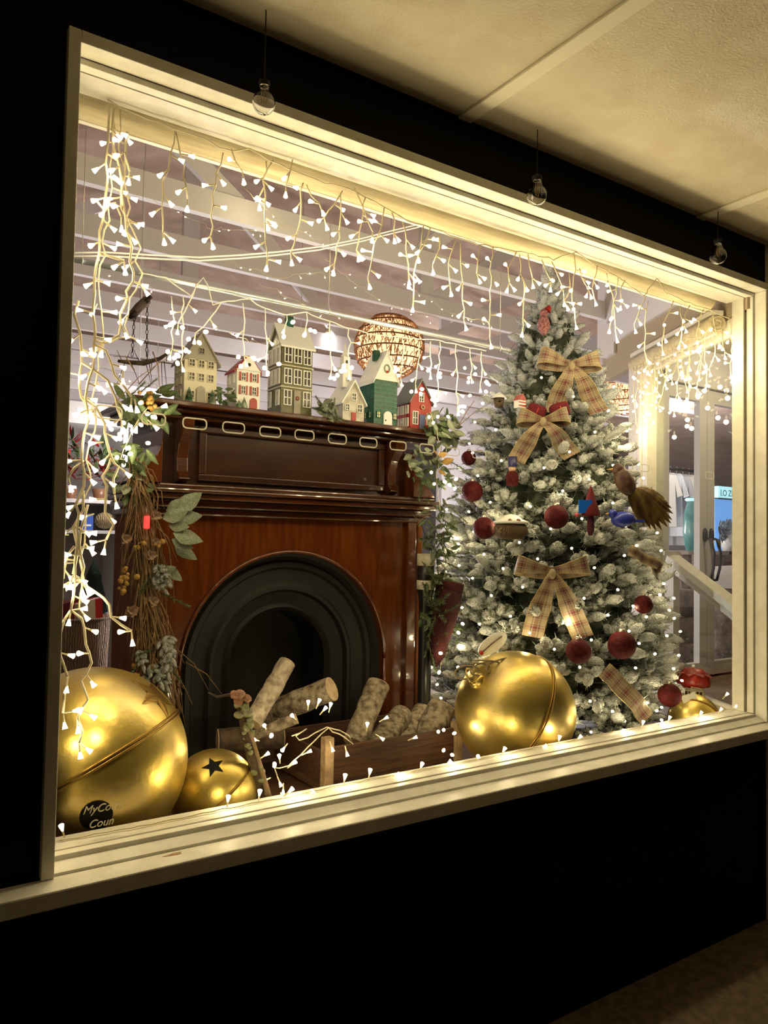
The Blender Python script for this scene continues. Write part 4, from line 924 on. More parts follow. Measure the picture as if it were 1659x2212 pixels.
# ------------------------------------------------------------------ leafy helpers
euc = mat('eucalyptus_leaf', (0.12, 0.14, 0.09), 0.55, col2=(0.22, 0.25, 0.17), scale=20); eucd = mat('dark_leaf', (0.045, 0.075, 0.025), 0.5, col2=(0.10, 0.14, 0.06), scale=20); drym = mat('dry_twigs', (0.16, 0.09, 0.04), 0.9, col2=(0.26, 0.16, 0.08), scale=40); amber = mat('amber_seed', (0.45, 0.27, 0.06), 0.5, col2=(0.30, 0.16, 0.04), scale=30); dryl = mat('dry_flower', (0.42, 0.28, 0.20), 0.9, col2=(0.28, 0.17, 0.10), scale=30, bump=0.5)
redl = mat('poinsettia_red', (0.40, 0.02, 0.02), 0.6)
greenn = mat('pine_needles', (0.06, 0.11, 0.04), 0.8, col2=(0.17, 0.22, 0.11), scale=12)
def leaf_mesh(seed, m, rounded):
    mb = MB(); blade(mb, (0,0,0), (1,0,0), (0,0,1), 1.0, 0.30 if rounded else 0.20, 0, 0.15, th=0.008); return mesh_of(mb, 'leaf', [m])
LEAF_E, LEAF_D, LEAF_R, LEAF_B = leaf_mesh(1, euc, True), leaf_mesh(2, eucd, False), leaf_mesh(3, redl, False), leaf_mesh(4, amber, True)
def green_sprig(seed):
    R = random.Random(seed); mb = MB(); mb.tube([(0,0,0), (0.5, 0, 0.04), (1, 0, 0)], [0.02, 0.015, 0.005], 5, 1)
    for i in range(110):
        t = R.uniform(0.05, 1.0); th = R.uniform(0, 6.28); o = V((t, 0, 0.04*math.sin(3*t))); rad = V((0, math.cos(th), math.sin(th))); tip = o + rad*R.uniform(0.12, 0.20)*(1.1-0.6*t) + V((R.uniform(0.08, 0.18), 0, 0)); sd = V((1, 0, 0)).cross(rad)*0.012
        mb.add([o-sd, o+sd, tip], [(0, 1, 2)], 0)
    return mesh_of(mb, 'pine_sprig', [greenn, stemm])
GSP = [green_sprig(i) for i in range(3)]
def leaves(parent, me, spots, Y, size, R, name='leaf', dirs=None, spread=1.0, yv=0.05):
    for i, (x, y) in enumerate(spots):
        p = at(x, y, Y=Y + R.uniform(-yv, yv)); d = V((R.uniform(-1, 1)*spread, R.uniform(-.6, .1), R.uniform(-1, 0.4))) if dirs is None else V(dirs[i]); inst(name, me, parent, frame(p, d, (R.uniform(-.3, .3), -1, 0.3), size*R.uniform(0.8, 1.25)))
# dried garland over the left side of the mantel
R = random.Random(9)
g1 = thing('dried_garland', 'long dried garland of twigs, seed heads and leaves hanging down the left mantel side', 'garland', at(310, 880, Y=0.84), None)
for k, (y0, y1, n, cx0, cx1) in enumerate(((985, 1180, 90, 295, 305), (1060, 1330, 120, 305, 312), (1230, 1470, 110, 312, 325), (1360, 1570, 80, 330, 350))):
    mb = MB()
    for i in range(n):
        x0 = cx0 + R.uniform(-16, 16); x1 = cx1 + R.gauss(0, 27); xm = (x0+x1)/2 + R.uniform(-16, 16); ya = y0 + R.uniform(0, 50); yb = y1 + R.uniform(-90, 20); Y = 0.82 + R.uniform(-.03, .05)
        ps = pxs([(x0, ya), (xm, (ya+yb)/2 - 5), (x1, yb)], Y); ps[1] += V((0, -0.02, 0)); mb.tube([ps[0], ps[0].lerp(ps[1], 0.5), ps[1], ps[1].lerp(ps[2], 0.55) + V((R.uniform(-.006, .006), 0, 0)), ps[2]], [0.0030, 0.0028, 0.0025, 0.002, 0.001], 4)
    mb.build('twig_bundle', drym, g1)
for (x0, y0, x1, y1) in ((305, 1008, 345, 1050), (310, 1015, 340, 1070), (330, 1130, 385, 1215), (300, 1120, 255, 1240), (320, 1160, 270, 1215), (400, 1430, 480, 1500), (380, 1400, 450, 1490), (240, 880, 350, 780), (300, 830, 372, 770), (290, 800, 245, 770), (330, 760, 345, 850)):
    a, c = at(x0, y0, Y=0.80), at(x1, y1, Y=0.78); MB().tube([a, a.lerp(c, 0.5) + V((0, -0.02, 0.02)), c], [0.0022, 0.0018, 0.001], 4).build('stray_twig', drym, g1)
leaves(g1, LEAF_E, [(352, 1120), (360, 1105), (365, 1135), (375, 1150), (372, 1165), (385, 1100), (380, 1120), (378, 1175)], 0.78, 0.085, R, dirs=[(1, -.3, .3), (1, -.2, .5), (.9, -.3, -.1), (1, -.3, -.4), (1, -.2, -.5), (1, 0, .7), (1, 0, .1), (.8, -.2, -.7)], yv=0.02)
leaves(g1, LEAF_E, [(350, 1235), (362, 1228), (338, 1245), (275, 1045), (268, 1060), (285, 1020)], 0.78, 0.06, R)
leaves(g1, LEAF_D, [(260+R.uniform(0, 100), 845+R.uniform(0, 60)) for _ in range(30)] + [(255+R.uniform(0, 70), 960+R.uniform(0, 110)) for _ in range(26)], 0.80, 0.06, R)
for i, (x, y) in enumerate([(330, 1225), (340, 1250), (345, 1280), (345, 1395), (360, 1385), (352, 1425), (330, 1440), (310, 1450), (340, 1465), (362, 1440), (325, 1400), (270, 985), (290, 1000), (280, 1040), (265, 870), (300, 850), (335, 845), (290, 895)]):
    d = V((R.uniform(-.8, .9), -0.3, R.uniform(-1, -0.1) if y > 900 else R.uniform(-.2, .8))); inst('pine_sprig', GSP[i % 3], g1, frame(at(x, y, Y=0.80), d, (0, -1, 0), R.uniform(0.07, 0.11)))
for i, (x, y) in enumerate([(335, 1235), (328, 1262), (342, 1400), (352, 1432), (322, 1448), (362, 1388), (312, 1475), (345, 1462), (300, 1420), (372, 1412)]):
    inst('frosted_sprig', SPR[i % 6], g1, frame(at(x, y-20, Y=0.79), (R.uniform(-.6, .8), -0.35, -1), (0, -1, 0), R.uniform(0.08, 0.12)))
sd = MB(); sd.ball((0,0,0), (1, 1.2), 10, 6, ax=(1, 0, 0)); SEED = mesh_of(sd, 'seed_head', [amber]); fl = MB()
for i in range(9): a = i*0.7; blade(fl, (0,0,0), (math.cos(a), math.sin(a), 0.4+0.3*(i % 3)), (0,0,1), 1.0, 0.35, 0, 0.2, 4, th=0.02)
FLOWER = mesh_of(fl, 'dry_flower', [dryl])
for (cx, cy, n, sp) in ((272, 1240, 10, 16), (268, 1268, 6, 12), (335, 1175, 5, 12), (318, 858, 12, 20), (330, 880, 5, 15), (290, 1455, 6, 14), (300, 1180, 3, 8)):
    for i in range(n): inst('seed_head', SEED, g1, frame(at(cx+R.gauss(0, sp*0.6), cy+R.gauss(0, sp*0.6), Y=0.775+R.uniform(-.02, .02)), (R.uniform(-1, 1), -1, R.uniform(-1, 1)), (0, 0, 1), R.uniform(0.006, 0.010)))
for (x, y) in ((270, 1165), (325, 1200), (335, 1115), (285, 1320), (275, 1325), (335, 1170), (330, 1300)): inst('dry_flower', FLOWER, g1, frame(at(x, y, Y=0.77), (1, 0, R.uniform(-.5, .5)), (R.uniform(-.4, .4), -1, 0.2), R.uniform(0.018, 0.028)))
# red reflection in the glass, put in as a small glowing object
p = at(317, 1128, Y=0.755); rl = thing('red_reflection', 'tiny glowing red object put in for a reflection in the window glass', 'reflection', p, None)
MB().lathe([(0.008, -0.022), (0.010, -0.018), (0.010, 0.018), (0.008, 0.022)], 12, p).build('glass', mat('glowing_red', (0.6, 0.02, 0.02), 0.3, emit=(1.0, 0.05, 0.04), strength=1.6, sample=False), rl); MB().lathe([(1e-4, 0.03), (0.006, 0.026), (0.009, 0.0215), (1e-4, 0.0214)], 12, p).build('cap', hred, rl); MB().tube([p+V((0,0,0.028)), p+V((0,0.01,0.05))], 0.001, 4).build('hook', silver, rl)
# greenery on the shelf and garland right of the mantel
g2 = thing('greenery_sprig', 'eucalyptus and pine sprig lying between the olive house and the church', 'greenery', at(705, 905, Y=0.875), 'greenery on the mantel')
leaves(g2, LEAF_E, [(690+R.uniform(0, 38), 868+R.uniform(0, 42)) for _ in range(16)], 0.872, 0.042, R, yv=0.014)
for i in range(7): inst('pine_sprig', GSP[i % 3], g2, frame(at(690+R.uniform(0, 35), 870+R.uniform(0, 30), Y=0.875), (R.uniform(-1, .6), -0.4, R.uniform(-.9, .5)), (0, -1, 0), 0.075))
g3 = thing('greenery_sprig', 'dark green shrub between the cream house and the red-trimmed house', 'greenery', at(485, 878, Y=0.95), 'greenery on the mantel')
leaves(g3, LEAF_D, [(470+R.uniform(0, 34), 840+R.uniform(0, 36)) for _ in range(22)], 0.94, 0.035, R)
g4 = thing('green_garland', 'leafy green garland trailing off the right end of the mantel shelf', 'garland', at(960, 930, Y=0.82), None)
leaves(g4, LEAF_D, [(925+R.uniform(0, 65), 895+R.uniform(0, 45)) for _ in range(40)], 0.84, 0.055, R, yv=0.04)
leaves(g4, LEAF_E, [(930+R.uniform(0, 55), 895+R.uniform(0, 60)) for _ in range(22)], 0.82, 0.055, R, yv=0.04)
leaves(g4, LEAF_B, [(1012, 900), (948, 985), (955, 1000), (950, 1015), (942, 975)], 0.80, 0.05, R)
leaves(g4, LEAF_E, [(880+R.uniform(0, 70), 965+R.uniform(0, 60)) for _ in range(18)] + [(938, 1195), (950, 1210)], 0.80, 0.042, R, yv=0.03)
leaves(g4, LEAF_D, [(890+R.uniform(0, 80), 970+R.uniform(0, 70)) for _ in range(34)] + [(920+R.uniform(0, 60), 1090+R.uniform(0, 280)) for _ in range(110)], 0.83, 0.05, R, yv=0.04)
for i in range(64):
    y = 950 + 450*R.random(); inst('pine_sprig', GSP[i % 3], g4, frame(at(945+R.gauss(0, 18), y, Y=0.80+R.uniform(-.03, .04)), (R.uniform(-.9, .9), -0.3, R.uniform(-1, .2)), (0, -1, 0), R.uniform(0.08, 0.13)))
for (x0, y0, x1, y1) in ((985, 925, 1060, 870), (990, 920, 1025, 865), (930, 1110, 885, 1150), (935, 1120, 900, 1100), (920, 1160, 890, 1110)):
    a, c = at(x0, y0, Y=0.82), at(x1, y1, Y=0.80); MB().tube([a, a.lerp(c, 0.5) + V((0, -0.01, 0.015)), c], [0.002, 0.0016, 0.001], 4).build('stray_twig', drym, g4)
# black banded candle stand, burgundy stocking
p = at(916, 1500, Y=0.86); zt = at(916, 1196, Y=0.86).z; bp_ = V((p.x, 0.86, PLAT)); s = (p-CAM).dot(FW)/F; r = 19*s
cs = thing('banded_pillar', 'slim black pillar with two white bands between mantel and tree', 'pillar', bp_, None)
z = lambda y: at(916, y, Y=0.86).z - PLAT
blackp = mat('black_lacquer', (0.012, 0.011, 0.012), 0.3)
MB().lathe([(r*1.5, 0), (r*1.5, 0.02), (r*0.75, 0.035), (r*0.75, z(1300)), (r*0.9, z(1282)), (r*0.98, z(1278)), (r*0.98, z(1200)), (1e-4, z(1198))], 24, bp_).build('column', blackp, cs)
bandm = mat('white_band', (0.72, 0.68, 0.54), 0.7, col2=(0.62, 0.57, 0.44), scale=60, bump=0.3)
for a, c in ((1273, 1253), (1222, 1196)): MB().lathe([(r*0.97, z(a)), (r*1.04, z(a)+0.002), (r*1.04, z(c)-0.002), (r*0.97, z(c))] + ([(1e-4, z(c))] if c == 1196 else []), 24, bp_).build('white_band', bandm, cs)
vel2 = mat('dark_red_plush', (0.035, 0.002, 0.003), 0.95, bump=0.8, bscale=90, col2=(0.05, 0.004, 0.005), scale=50)
st = thing('stocking', 'dark red plush stocking hanging beside the lower left of the tree', 'stocking', at(960, 1420, Y=0.62), None)
path = pxs([(972, 1262), (966, 1300), (958, 1340), (950, 1380), (944, 1415), (938, 1440)], 0.80); MB().tube(path, [0.06, 0.062, 0.055, 0.045, 0.035, 0.012], 14).build('leg', vel2, st)
a = at(973, 1258, Y=0.80); MB().tube([a, a + (path[1]-path[0]).normalized()*0.035], 0.062, 14).build('cuff', mat('dark_red_cuff', (0.05, 0.003, 0.004), 0.95, bump=0.8, bscale=120), st)
# ------------------------------------------------------------------ fairy lights
def bulb_mesh(sc=1.0, name='bulb'):
    mb = MB(); mb.lathe([(0.0022, -0.022), (0.0026, -0.006), (0.003, 0.0)], 6, ax=(1,0,0), mi=0); mb.lathe([(0.003, 0.0), (0.0045, 0.006), (0.0075, 0.017), (0.0078, 0.0185), (0.004, 0.0165), (1e-4, 0.015)], 8, ax=(1,0,0), mi=1)
    for v in mb.v: v *= sc*0.9
    return mesh_of(mb, name, [wire_c, led])
BULB, BULB_S = bulb_mesh(1.0), bulb_mesh(0.62)
mb = MB(); mb.ball((0.008, 0, 0), (0.0065, 0.008), 8, 6, ax=(1,0,0)); RICE = mesh_of(mb, 'bulb', [led2])
def wiggle(pts, step=0.025, amp=0.005, R=rnd):
    out = []
    for a, c in zip(pts, pts[1:]):
        n = max(1, int((c-a).length/step))
        for i in range(n): out.append(a.lerp(c, i/n) + (V((R.uniform(-amp, amp), R.uniform(-amp, amp), R.uniform(-amp, amp)*0.5)) if (i or out) else V((0,0,0))))
    out.append(pts[-1]); return out
class Lights:
    def __init__(s, name, label, loc, group=None, me=None, every=3, power=P_BULB, wire=None):
        s.k = 1.0; s.t = thing(name, label, 'string lights', loc, group); s.me = me or BULB; s.n = 0; s.every = every; s.pow = power; s.R = random.Random(len(label)*7+3); s.wire = wire or wire_c; s.f = 0
    def bulb(s, parent, p, d, me=None, sc=1.0, lit=True):
        d = V(d).normalized(); inst('bulb', me or s.me, parent, frame(V(p) + d*0.022*sc, d, (0, -1, 0.1), sc)); s.n += 1
        if lit and s.n % s.every == 0: plight(parent, V(p) + d*0.045, s.pow*s.every, WARM, 0.012)
    def strand(s, pts, step=0.045, r=0.0022, amp=0.005, bulbs=True, end=True, sc=1.0, drop=False):
        R = s.R; w = wiggle(pts, 0.025, amp, R); mb = MB(); mb.tube(w, r, 5, cap=True); o = mb.build('strand', s.wire, s.t)
        if bulbs:
            n0 = s.n; acc = 0; k = R.choice((0, 1)); nxt = step*R.uniform(0.4, 1.0)
            for a, c in zip(w, w[1:]):
                acc += (c-a).length
                if acc > nxt:
                    nxt += step*R.uniform(0.75, 1.3); k += 1; sg = 1 if k % 2 else -1
                    s.bulb(o, c, V((sg*R.uniform(0.5, 1.0), R.uniform(-.5, .3), R.uniform(-1.0, 0.1))), sc=sc, lit=not drop)
            if end: s.bulb(o, w[-1], V((R.uniform(-.3, .3), R.uniform(-.3, .1), -1)), sc=sc, lit=not drop)
            if drop: plight(o, w[-1] - V((0, 0, 0.055)), round((s.n-n0)*s.pow*s.k, 2), WARM, 0.012)
        return o
YS = 0.145
# icicle string along the window head
L1 = Lights('icicle_lights', 'cream icicle string lights hanging along the head of the front window', at(378, 283, Y=YS))
mainp = [(232, 215), (262, 232), (300, 250), (345, 262), (375, 278), (410, 290), (445, 300), (470, 318), (500, 325), (540, 320), (580, 345), (640, 372), (700, 395), (755, 408), (790, 425), (830, 448), (880, 476), (930, 492), (985, 512), (1035, 528), (1090, 538), (1140, 548), (1195, 560), (1245, 545), (1290, 575), (1335, 598), (1390, 640), (1420, 600), (1432, 628), (1480, 652), (1530, 668), (1575, 688)]
L1.strand(pxs(mainp, YS), bulbs=False, amp=0.004)
T = [(378,283,352,500),(380,285,405,430),(482,330,455,510),(500,322,524,372),(575,348,572,470),(572,400,578,560),(590,345,560,425),(632,345,618,400),(655,395,628,545),(662,400,690,440),(740,412,700,470),(735,420,722,570),(765,405,805,500),(790,425,770,540),(830,450,795,600),(845,455,850,500),(870,480,882,590),(915,488,893,650),(930,492,905,545),(950,508,935,570),(995,525,1002,690),(985,520,972,615),(1038,530,1030,590),(1065,535,1058,730),(1115,545,1100,610),(1122,550,1130,705),(1140,548,1150,600),(1170,560,1190,608),(1192,565,1218,640),(1240,548,1242,690),(1252,580,1272,625),(1230,590,1220,650),(1290,575,1283,640),(1310,590,1330,720),(1350,605,1342,650),(1335,598,1318,700),(1395,640,1370,700),(1455,650,1430,748),(1400,650,1398,790),(1470,660,1478,700),(1490,660,1470,735),(1520,668,1505,745),(1540,675,1552,735),(1575,688,1578,800),(1560,690,1566,760)]
for (a, b_, c, d) in T:
    y = YS + L1.R.uniform(-.015, .02); L1.k = 0.8 if a < 900 else 1.9; L1.strand(wiggle([at(a, b_, Y=YS), at((a+c)/2+L1.R.uniform(-8, 8), (b_+d)/2, Y=y), at(c, d, Y=y)], 0.06, 0.006, L1.R), step=0.056, drop=True)
# bunched string down the left edge
L2 = Lights('icicle_lights', 'tangled cream string lights hanging in a bunch down the left window edge', at(240, 230, Y=YS), every=6, power=P_BULB*0.55)
runs = [
 [(238,232),(232,300),(230,380),(225,450),(217,500),(213,546),(203,604),(204,635),(201,674),(203,727),(201,794),(192,826),(186,862),(190,910),(180,959),(177,995),(182,1049),(167,1089),(172,1110),(166,1136),(165,1174),(162,1215),(161,1253),(153,1318)],
 [(153,1318),(175,1335),(182,1355),(183,1392),(190,1412),(199,1432),(188,1455),(177,1472),(190,1511),(178,1535),(167,1550)],
 [(153,1318),(138,1340),(132,1370),(130,1410),(136,1440),(146,1462)],
 [(246,235),(244,320),(258,360),(262,420),(270,470),(274,500),(284,531),(282,565),(289,589),(286,609),(272,628),(274,645),(259,679),(258,724),(224,741)],
 [(275,285),(272,340),(268,380),(262,450),(278,480)],
 [(204,744),(226,758),(241,785),(248,811),(265,828),(284,857)],
 [(175,782),(202,799),(233,823),(250,862),(251,884),(262,905)],
 [(170,650),(161,679),(175,722),(177,782),(170,810),(174,857),(190,880)],
 [(186,862),(205,880),(225,915),(232,958),(247,1000),(254,1008),(245,1034),(247,1067)],
 [(240,990),(222,1030),(230,1049),(229,1107),(243,1134),(229,1166)],
 [(181,995),(160,1010),(148,1030)],
 [(180,1060),(178,1100),(160,1140),(166,1180),(158,1240)],
 [(161,1180),(145,1200),(138,1230),(136,1250)],
 [(161,1253),(182,1255),(190,1268),(205,1281),(224,1290),(233,1308),(242,1333),(262,1350),(284,1363)],
 [(161,1253),(140,1262),(145,1275),(155,1262),(162,1285),(153,1318)],
 [(190,1090),(180,1120),(172,1150),(172,1200),(178,1225),(176,1255)],
 [(213,546),(240,556),(268,563)], [(230,330),(248,345),(268,330),(280,370)], [(205,430),(222,450),(248,440),(262,468)], [(224,741),(205,735)], [(167,1550),(180,1580),(170,1605)], [(146,1462),(138,1500),(136,1540)],
]
for i, r_ in enumerate(runs):
    L2.strand(pxs(r_, YS + 0.004*(i % 5) - 0.008), step=0.062, amp=0.003, end=(i > 0), r=0.0034)
for i, r_ in enumerate((runs[0], runs[3])):
    L2.strand([p + V((0.012+0.01*L2.R.random(), 0.006, 0.004)) for p in pxs(r_, YS+0.012)], step=0.09, amp=0.006, end=False)
for (x, y, dx, dz) in ((210,655,-.4,-1),(265,800,0,-1),(225,955,-1,-.2),(205,1110,-1,-.3),(150,1155,-1,0),(290,860,.2,-1),(330,885,1,.4),(318,905,.6,-.6),(300,905,-.3,-1)):
    L2.bulb(L2.t, at(x, y, Y=YS), (dx, -.2, dz))
# string lying along the inner ledge
L3 = Lights('ledge_lights', 'cream string lights lying along the inner window ledge', at(490, 1750, Y=0.11), every=2, power=P_BULB*2.1)
zs = ZB+0.036; lp = [at(x, y, Z=zs) for x, y in ((130, 1815), (300, 1785), (480, 1748), (640, 1716), (760, 1690), (900, 1665), (1050, 1636), (1230, 1600), (1400, 1566), (1500, 1548), (1585, 1530))]
for p in lp: p.z = zs; p.y = min(0.132, max(0.09, p.y))
L3.strand(lp, bulbs=False, r=0.002, amp=0.003)
for (x, y, dx, dz) in ((140,1800,-.3,1),(490,1738,0,1),(558,1725,0,1),(612,1712,.2,.3),(690,1712,-.6,.2),(742,1690,0,1),(796,1678,0,1),(838,1678,.8,.3),(905,1676,0,.5),(955,1668,.4,.4),(1040,1640,-.5,.4),(1080,1628,.2,.6),(1160,1625,.3,.2),(1205,1605,0,1),(1240,1605,.5,.5),(1330,1590,.6,.3),(1385,1572,0,.8),(1415,1565,.5,.3),(1440,1572,.2,.8),(1505,1558,.2,.5),(1548,1545,.4,.6),(1580,1530,.7,.6),(1560,1505,.4,.5),(1600,1500,.6,.6)):
    p = at(x, y, Y=0.118); p.z = max(p.z, zs) ; L3.bulb(L3.t, p - V((0, 0, 0.012)), (dx, -.25, dz))
# string on the canted side window
L4 = Lights('icicle_lights', 'dense icicle string lights along the head of the canted side window', SA + SD*0.1 + V((0,0,2.59)), every=3, power=P_BULB*0.6)
b0 = SA + SN*0.105
L4.strand([b0 + SD*s_ + V((0,0,2.60+0.01*math.sin(s_*30))) for s_ in [0.06+0.8*i/16 for i in range(17)]], bulbs=False)
for i in range(21):
    s_ = 0.07 + 0.80*i/20; ln = L4.R.uniform(0.10, 0.34)*(1.0 if s_ > 0.2 else 0.8); a = b0 + SD*s_ + V((0, 0, 2.60))
    L4.strand([a, a + V((L4.R.uniform(-.03, .03), L4.R.uniform(-.02, .02), -ln*0.5)), a + V((L4.R.uniform(-.03, .03), L4.R.uniform(-.02, .02), -ln))], step=0.06, drop=True)
# chrome rod across the display with its own string
rod = thing('hanging_rod', 'thin chrome rod hung level across the display above the houses', 'rod', at(165, 558, Y=0.50), None)
ra, rb = at(150, 555, Y=0.50), at(1100, 759, Y=0.50); rb.z = ra.z = (ra.z+rb.z)/2
MB().tube([ra, rb], 0.0085, 12).build('rod', chrome, rod)
for x in (0.02, 0.50, 0.97):
    p = ra.lerp(rb, x); MB().tube([p, p + V((0, 0, 3.05-p.z))], 0.0012, 5).build('suspension_wire', silver, rod); MB().tube([p + V((0, -0.001, -0.012)), p + V((0, -0.011, 0.0)), p + V((0, 0.0, 0.014)), p + V((0, 0, 0.03))], 0.0022, 6).build('hook', chrome, rod)
cabw = mat('white_twin_cable', (0.75, 0.76, 0.80), 0.4)
cb = thing('sagging_cable', 'white twin cable sagging from the left up to the window head', 'cable', at(165, 545, Y=0.36), None)
for k in (0, 1): MB().tube([at(x, y+5*k, Y=0.36) + V((0, 0.01*k, 0)) for x, y in ((150, 546), (230, 545), (330, 551), (430, 556), (520, 551), (600, 544), (690, 533), (780, 515), (850, 497), (905, 484), (950, 470))], 0.0028, 6).build('cord', cabw, cb)
L5 = Lights('curtain_lights', 'pale icicle lights draped in scallops from the chrome rod', at(477, 652, Y=0.49), every=6, power=P_BULB*0.5, wire=mat('white_cable', (0.80, 0.78, 0.74), 0.4))
L5.strand(pxs([(300, 590), (360, 600), (412, 640), (425, 612), (440, 600), (460, 660), (477, 652), (540, 647), (570, 665), (619, 680), (661, 674), (709, 692), (751, 708), (800, 722), (870, 730), (950, 735), (1000, 748), (1050, 758)], 0.485), bulbs=False)
for (x, y0, y1) in ((425, 612, 700), (395, 640, 780), (370, 640, 755), (477, 655, 720), (525, 655, 770), (573, 668, 790), (620, 682, 700), (662, 676, 705), (712, 695, 800), (753, 710, 800), (872, 735, 815), (905, 738, 830), (950, 738, 860), (985, 745, 880), (1015, 752, 810), (1040, 760, 830), (930, 738, 800)):
    dx = -55 if x == 477 else (-40 if x == 425 else L5.R.uniform(-8, 6)); a, c = at(x, y0, Y=0.485), at(x+dx, y1, Y=0.485); o = L5.strand([a, a.lerp(c, 0.5)+V((0.004, 0, 0)), c], step=0.09, sc=0.9)
    for k in range(3): L5.bulb(o, c + V((L5.R.uniform(-.012, .012), 0, L5.R.uniform(-.02, .02))), (L5.R.uniform(-1, 1), -.4, L5.R.uniform(-1, .4)), RICE, 1.1)
# small far string (tiny bulbs deeper in the shop)
L6 = Lights('far_fairy_lights', 'tiny white fairy lights strung across the shop roof trusses', at(300, 640, Y=1.2), every=12, me=BULB_S, power=P_BULB*0.5)
R6 = L6.R
for (xa, ya, xb, yb) in ((170, 520, 330, 620), (330, 430, 560, 500), (520, 400, 700, 520), (480, 560, 700, 590), (700, 560, 930, 690), (430, 690, 640, 740), (180, 760, 350, 830), (560, 610, 800, 690), (860, 600, 1060, 700), (230, 880, 380, 830)):
    a, c = at(xa, ya, Y=1.25), at(xb, yb, Y=1.25); L6.strand([a, a.lerp(c, 0.5) - V((0, 0, 0.05)), c], step=0.085, r=0.0008, amp=0.012, sc=0.75)
# tree lights
L7 = Lights('tree_lights', 'warm fairy lights wound around the flocked christmas tree', (TC.x, TC.y, PLAT), every=5, wire=wire_d, power=P_BULB*0.65)
R7 = random.Random(77); mb = MB(); sp = []
for i in range(230):
    z = 0.82 + 1.9*i/229; a = face + math.sin(i*0.41)*1.75 + R7.uniform(-.1, .1); r = tr_r(z)*0.86; sp.append(V((TC.x+r*math.cos(a), TC.y+r*math.sin(a), z)))
mb.tube(sp, 0.0012, 4); wv = mb.build('strand', wire_d, L7.t)
for i in range(150):
    z = 0.80 + 1.95*(1-math.sqrt(1-0.97*(i+0.5)/150)); a = face + ((i*0.618) % 1.0 - 0.5)*3.0; r = tr_r(z)*R7.uniform(0.88, 0.99); d = V((math.cos(a), math.sin(a), R7.uniform(-.4, .6))); L7.bulb(wv, V((TC.x+r*math.cos(a), TC.y+r*math.sin(a), z)), d, RICE, 0.95)
# lights in the crate, twig and garlands
L8 = Lights('crate_lights', 'warm string lights trailing over the crate and logs', at(700, 1580, Y=0.46), every=2)
L8.strand(pxs([(600, 1680), (590, 1660), (620, 1655), (650, 1632), (680, 1600), (707, 1572), (720, 1580), (745, 1590), (762, 1606), (755, 1588), (735, 1578), (707, 1572), (680, 1585), (650, 1600), (640, 1590), (665, 1575), (630, 1590)], 0.47), bulbs=False)
for (x, y, dx, dz) in ((665,1535,-.2,1),(682,1532,.2,1),(710,1540,0,1),(690,1545,.3,.6),(640,1555,-.6,.5),(622,1605,-.7,-.4),(575,1575,-.3,.3),(560,1600,-.5,.2),(650,1632,.8,.4),(712,1600,.2,-1),(745,1610,.1,-1),(605,1650,-.3,.9),(598,1675,.3,-1),(612,1690,-.2,-1),(606,1710,0,-1),(792,1580,-.2,.8),(810,1585,.5,-.4),(818,1560,.8,.5),(880,1600,.6,.3),(620,1660,.5,.5),(585,1680,-.7,0),(560,1640,.4,.4)):
    L8.bulb(L8.t, at(x, y, Y=0.46), (dx, -.4, dz))
for (x, y) in ((592, 1600), (578, 1605), (588, 1668), (597, 1662), (955, 1585), (965, 1590), (948, 1590), (950, 1635), (960, 1625)): L8.bulb(L8.t, at(x, y, Y=0.40), (L8.R.uniform(-1, 1), -.5, L8.R.uniform(-.5, 1)), RICE)
L9 = Lights('garland_lights', 'warm bulbs clustered in the garland at the upper left of the mantel', at(290, 930, Y=0.74), every=2)
for (x, y) in ((285,880),(310,895),(325,885),(298,900),(280,925),(262,930),(268,938),(255,935),(278,950),(270,950),(285,960),(260,985),(275,990),(245,1000),(288,905),(300,955)): L9.bulb(L9.t, at(x, y, Y=0.75), (L9.R.uniform(-1, 1), -.5, L9.R.uniform(-1, .6)), RICE, 1.1)
L9.strand(pxs([(320, 880), (300, 900), (285, 925), (275, 950), (262, 985), (258, 1010)], 0.76), bulbs=False, r=0.0012)
L10 = Lights('garland_lights', 'warm bulbs clustered in the green garland right of the mantel', at(945, 1035, Y=0.76), every=2)
for (x, y) in ((928,890),(940,905),(945,910),(955,890),(935,1030),(945,1035),(958,1038),(970,1042),(940,1040),(985,1045),(1000,860),(990,872),(1030,870),(1010,800),(990,880),(935,1410),(945,1460),(955,1450),(985,1340),(978,1355)): L10.bulb(L10.t, at(x, y, Y=0.75), (L10.R.uniform(-1, 1), -.5, L10.R.uniform(-1, .6)), RICE, 1.1)
L10.strand(pxs([(930, 890), (950, 960), (942, 1035), (955, 1150), (960, 1260), (975, 1350), (950, 1450)], 0.79), bulbs=False, r=0.0012)
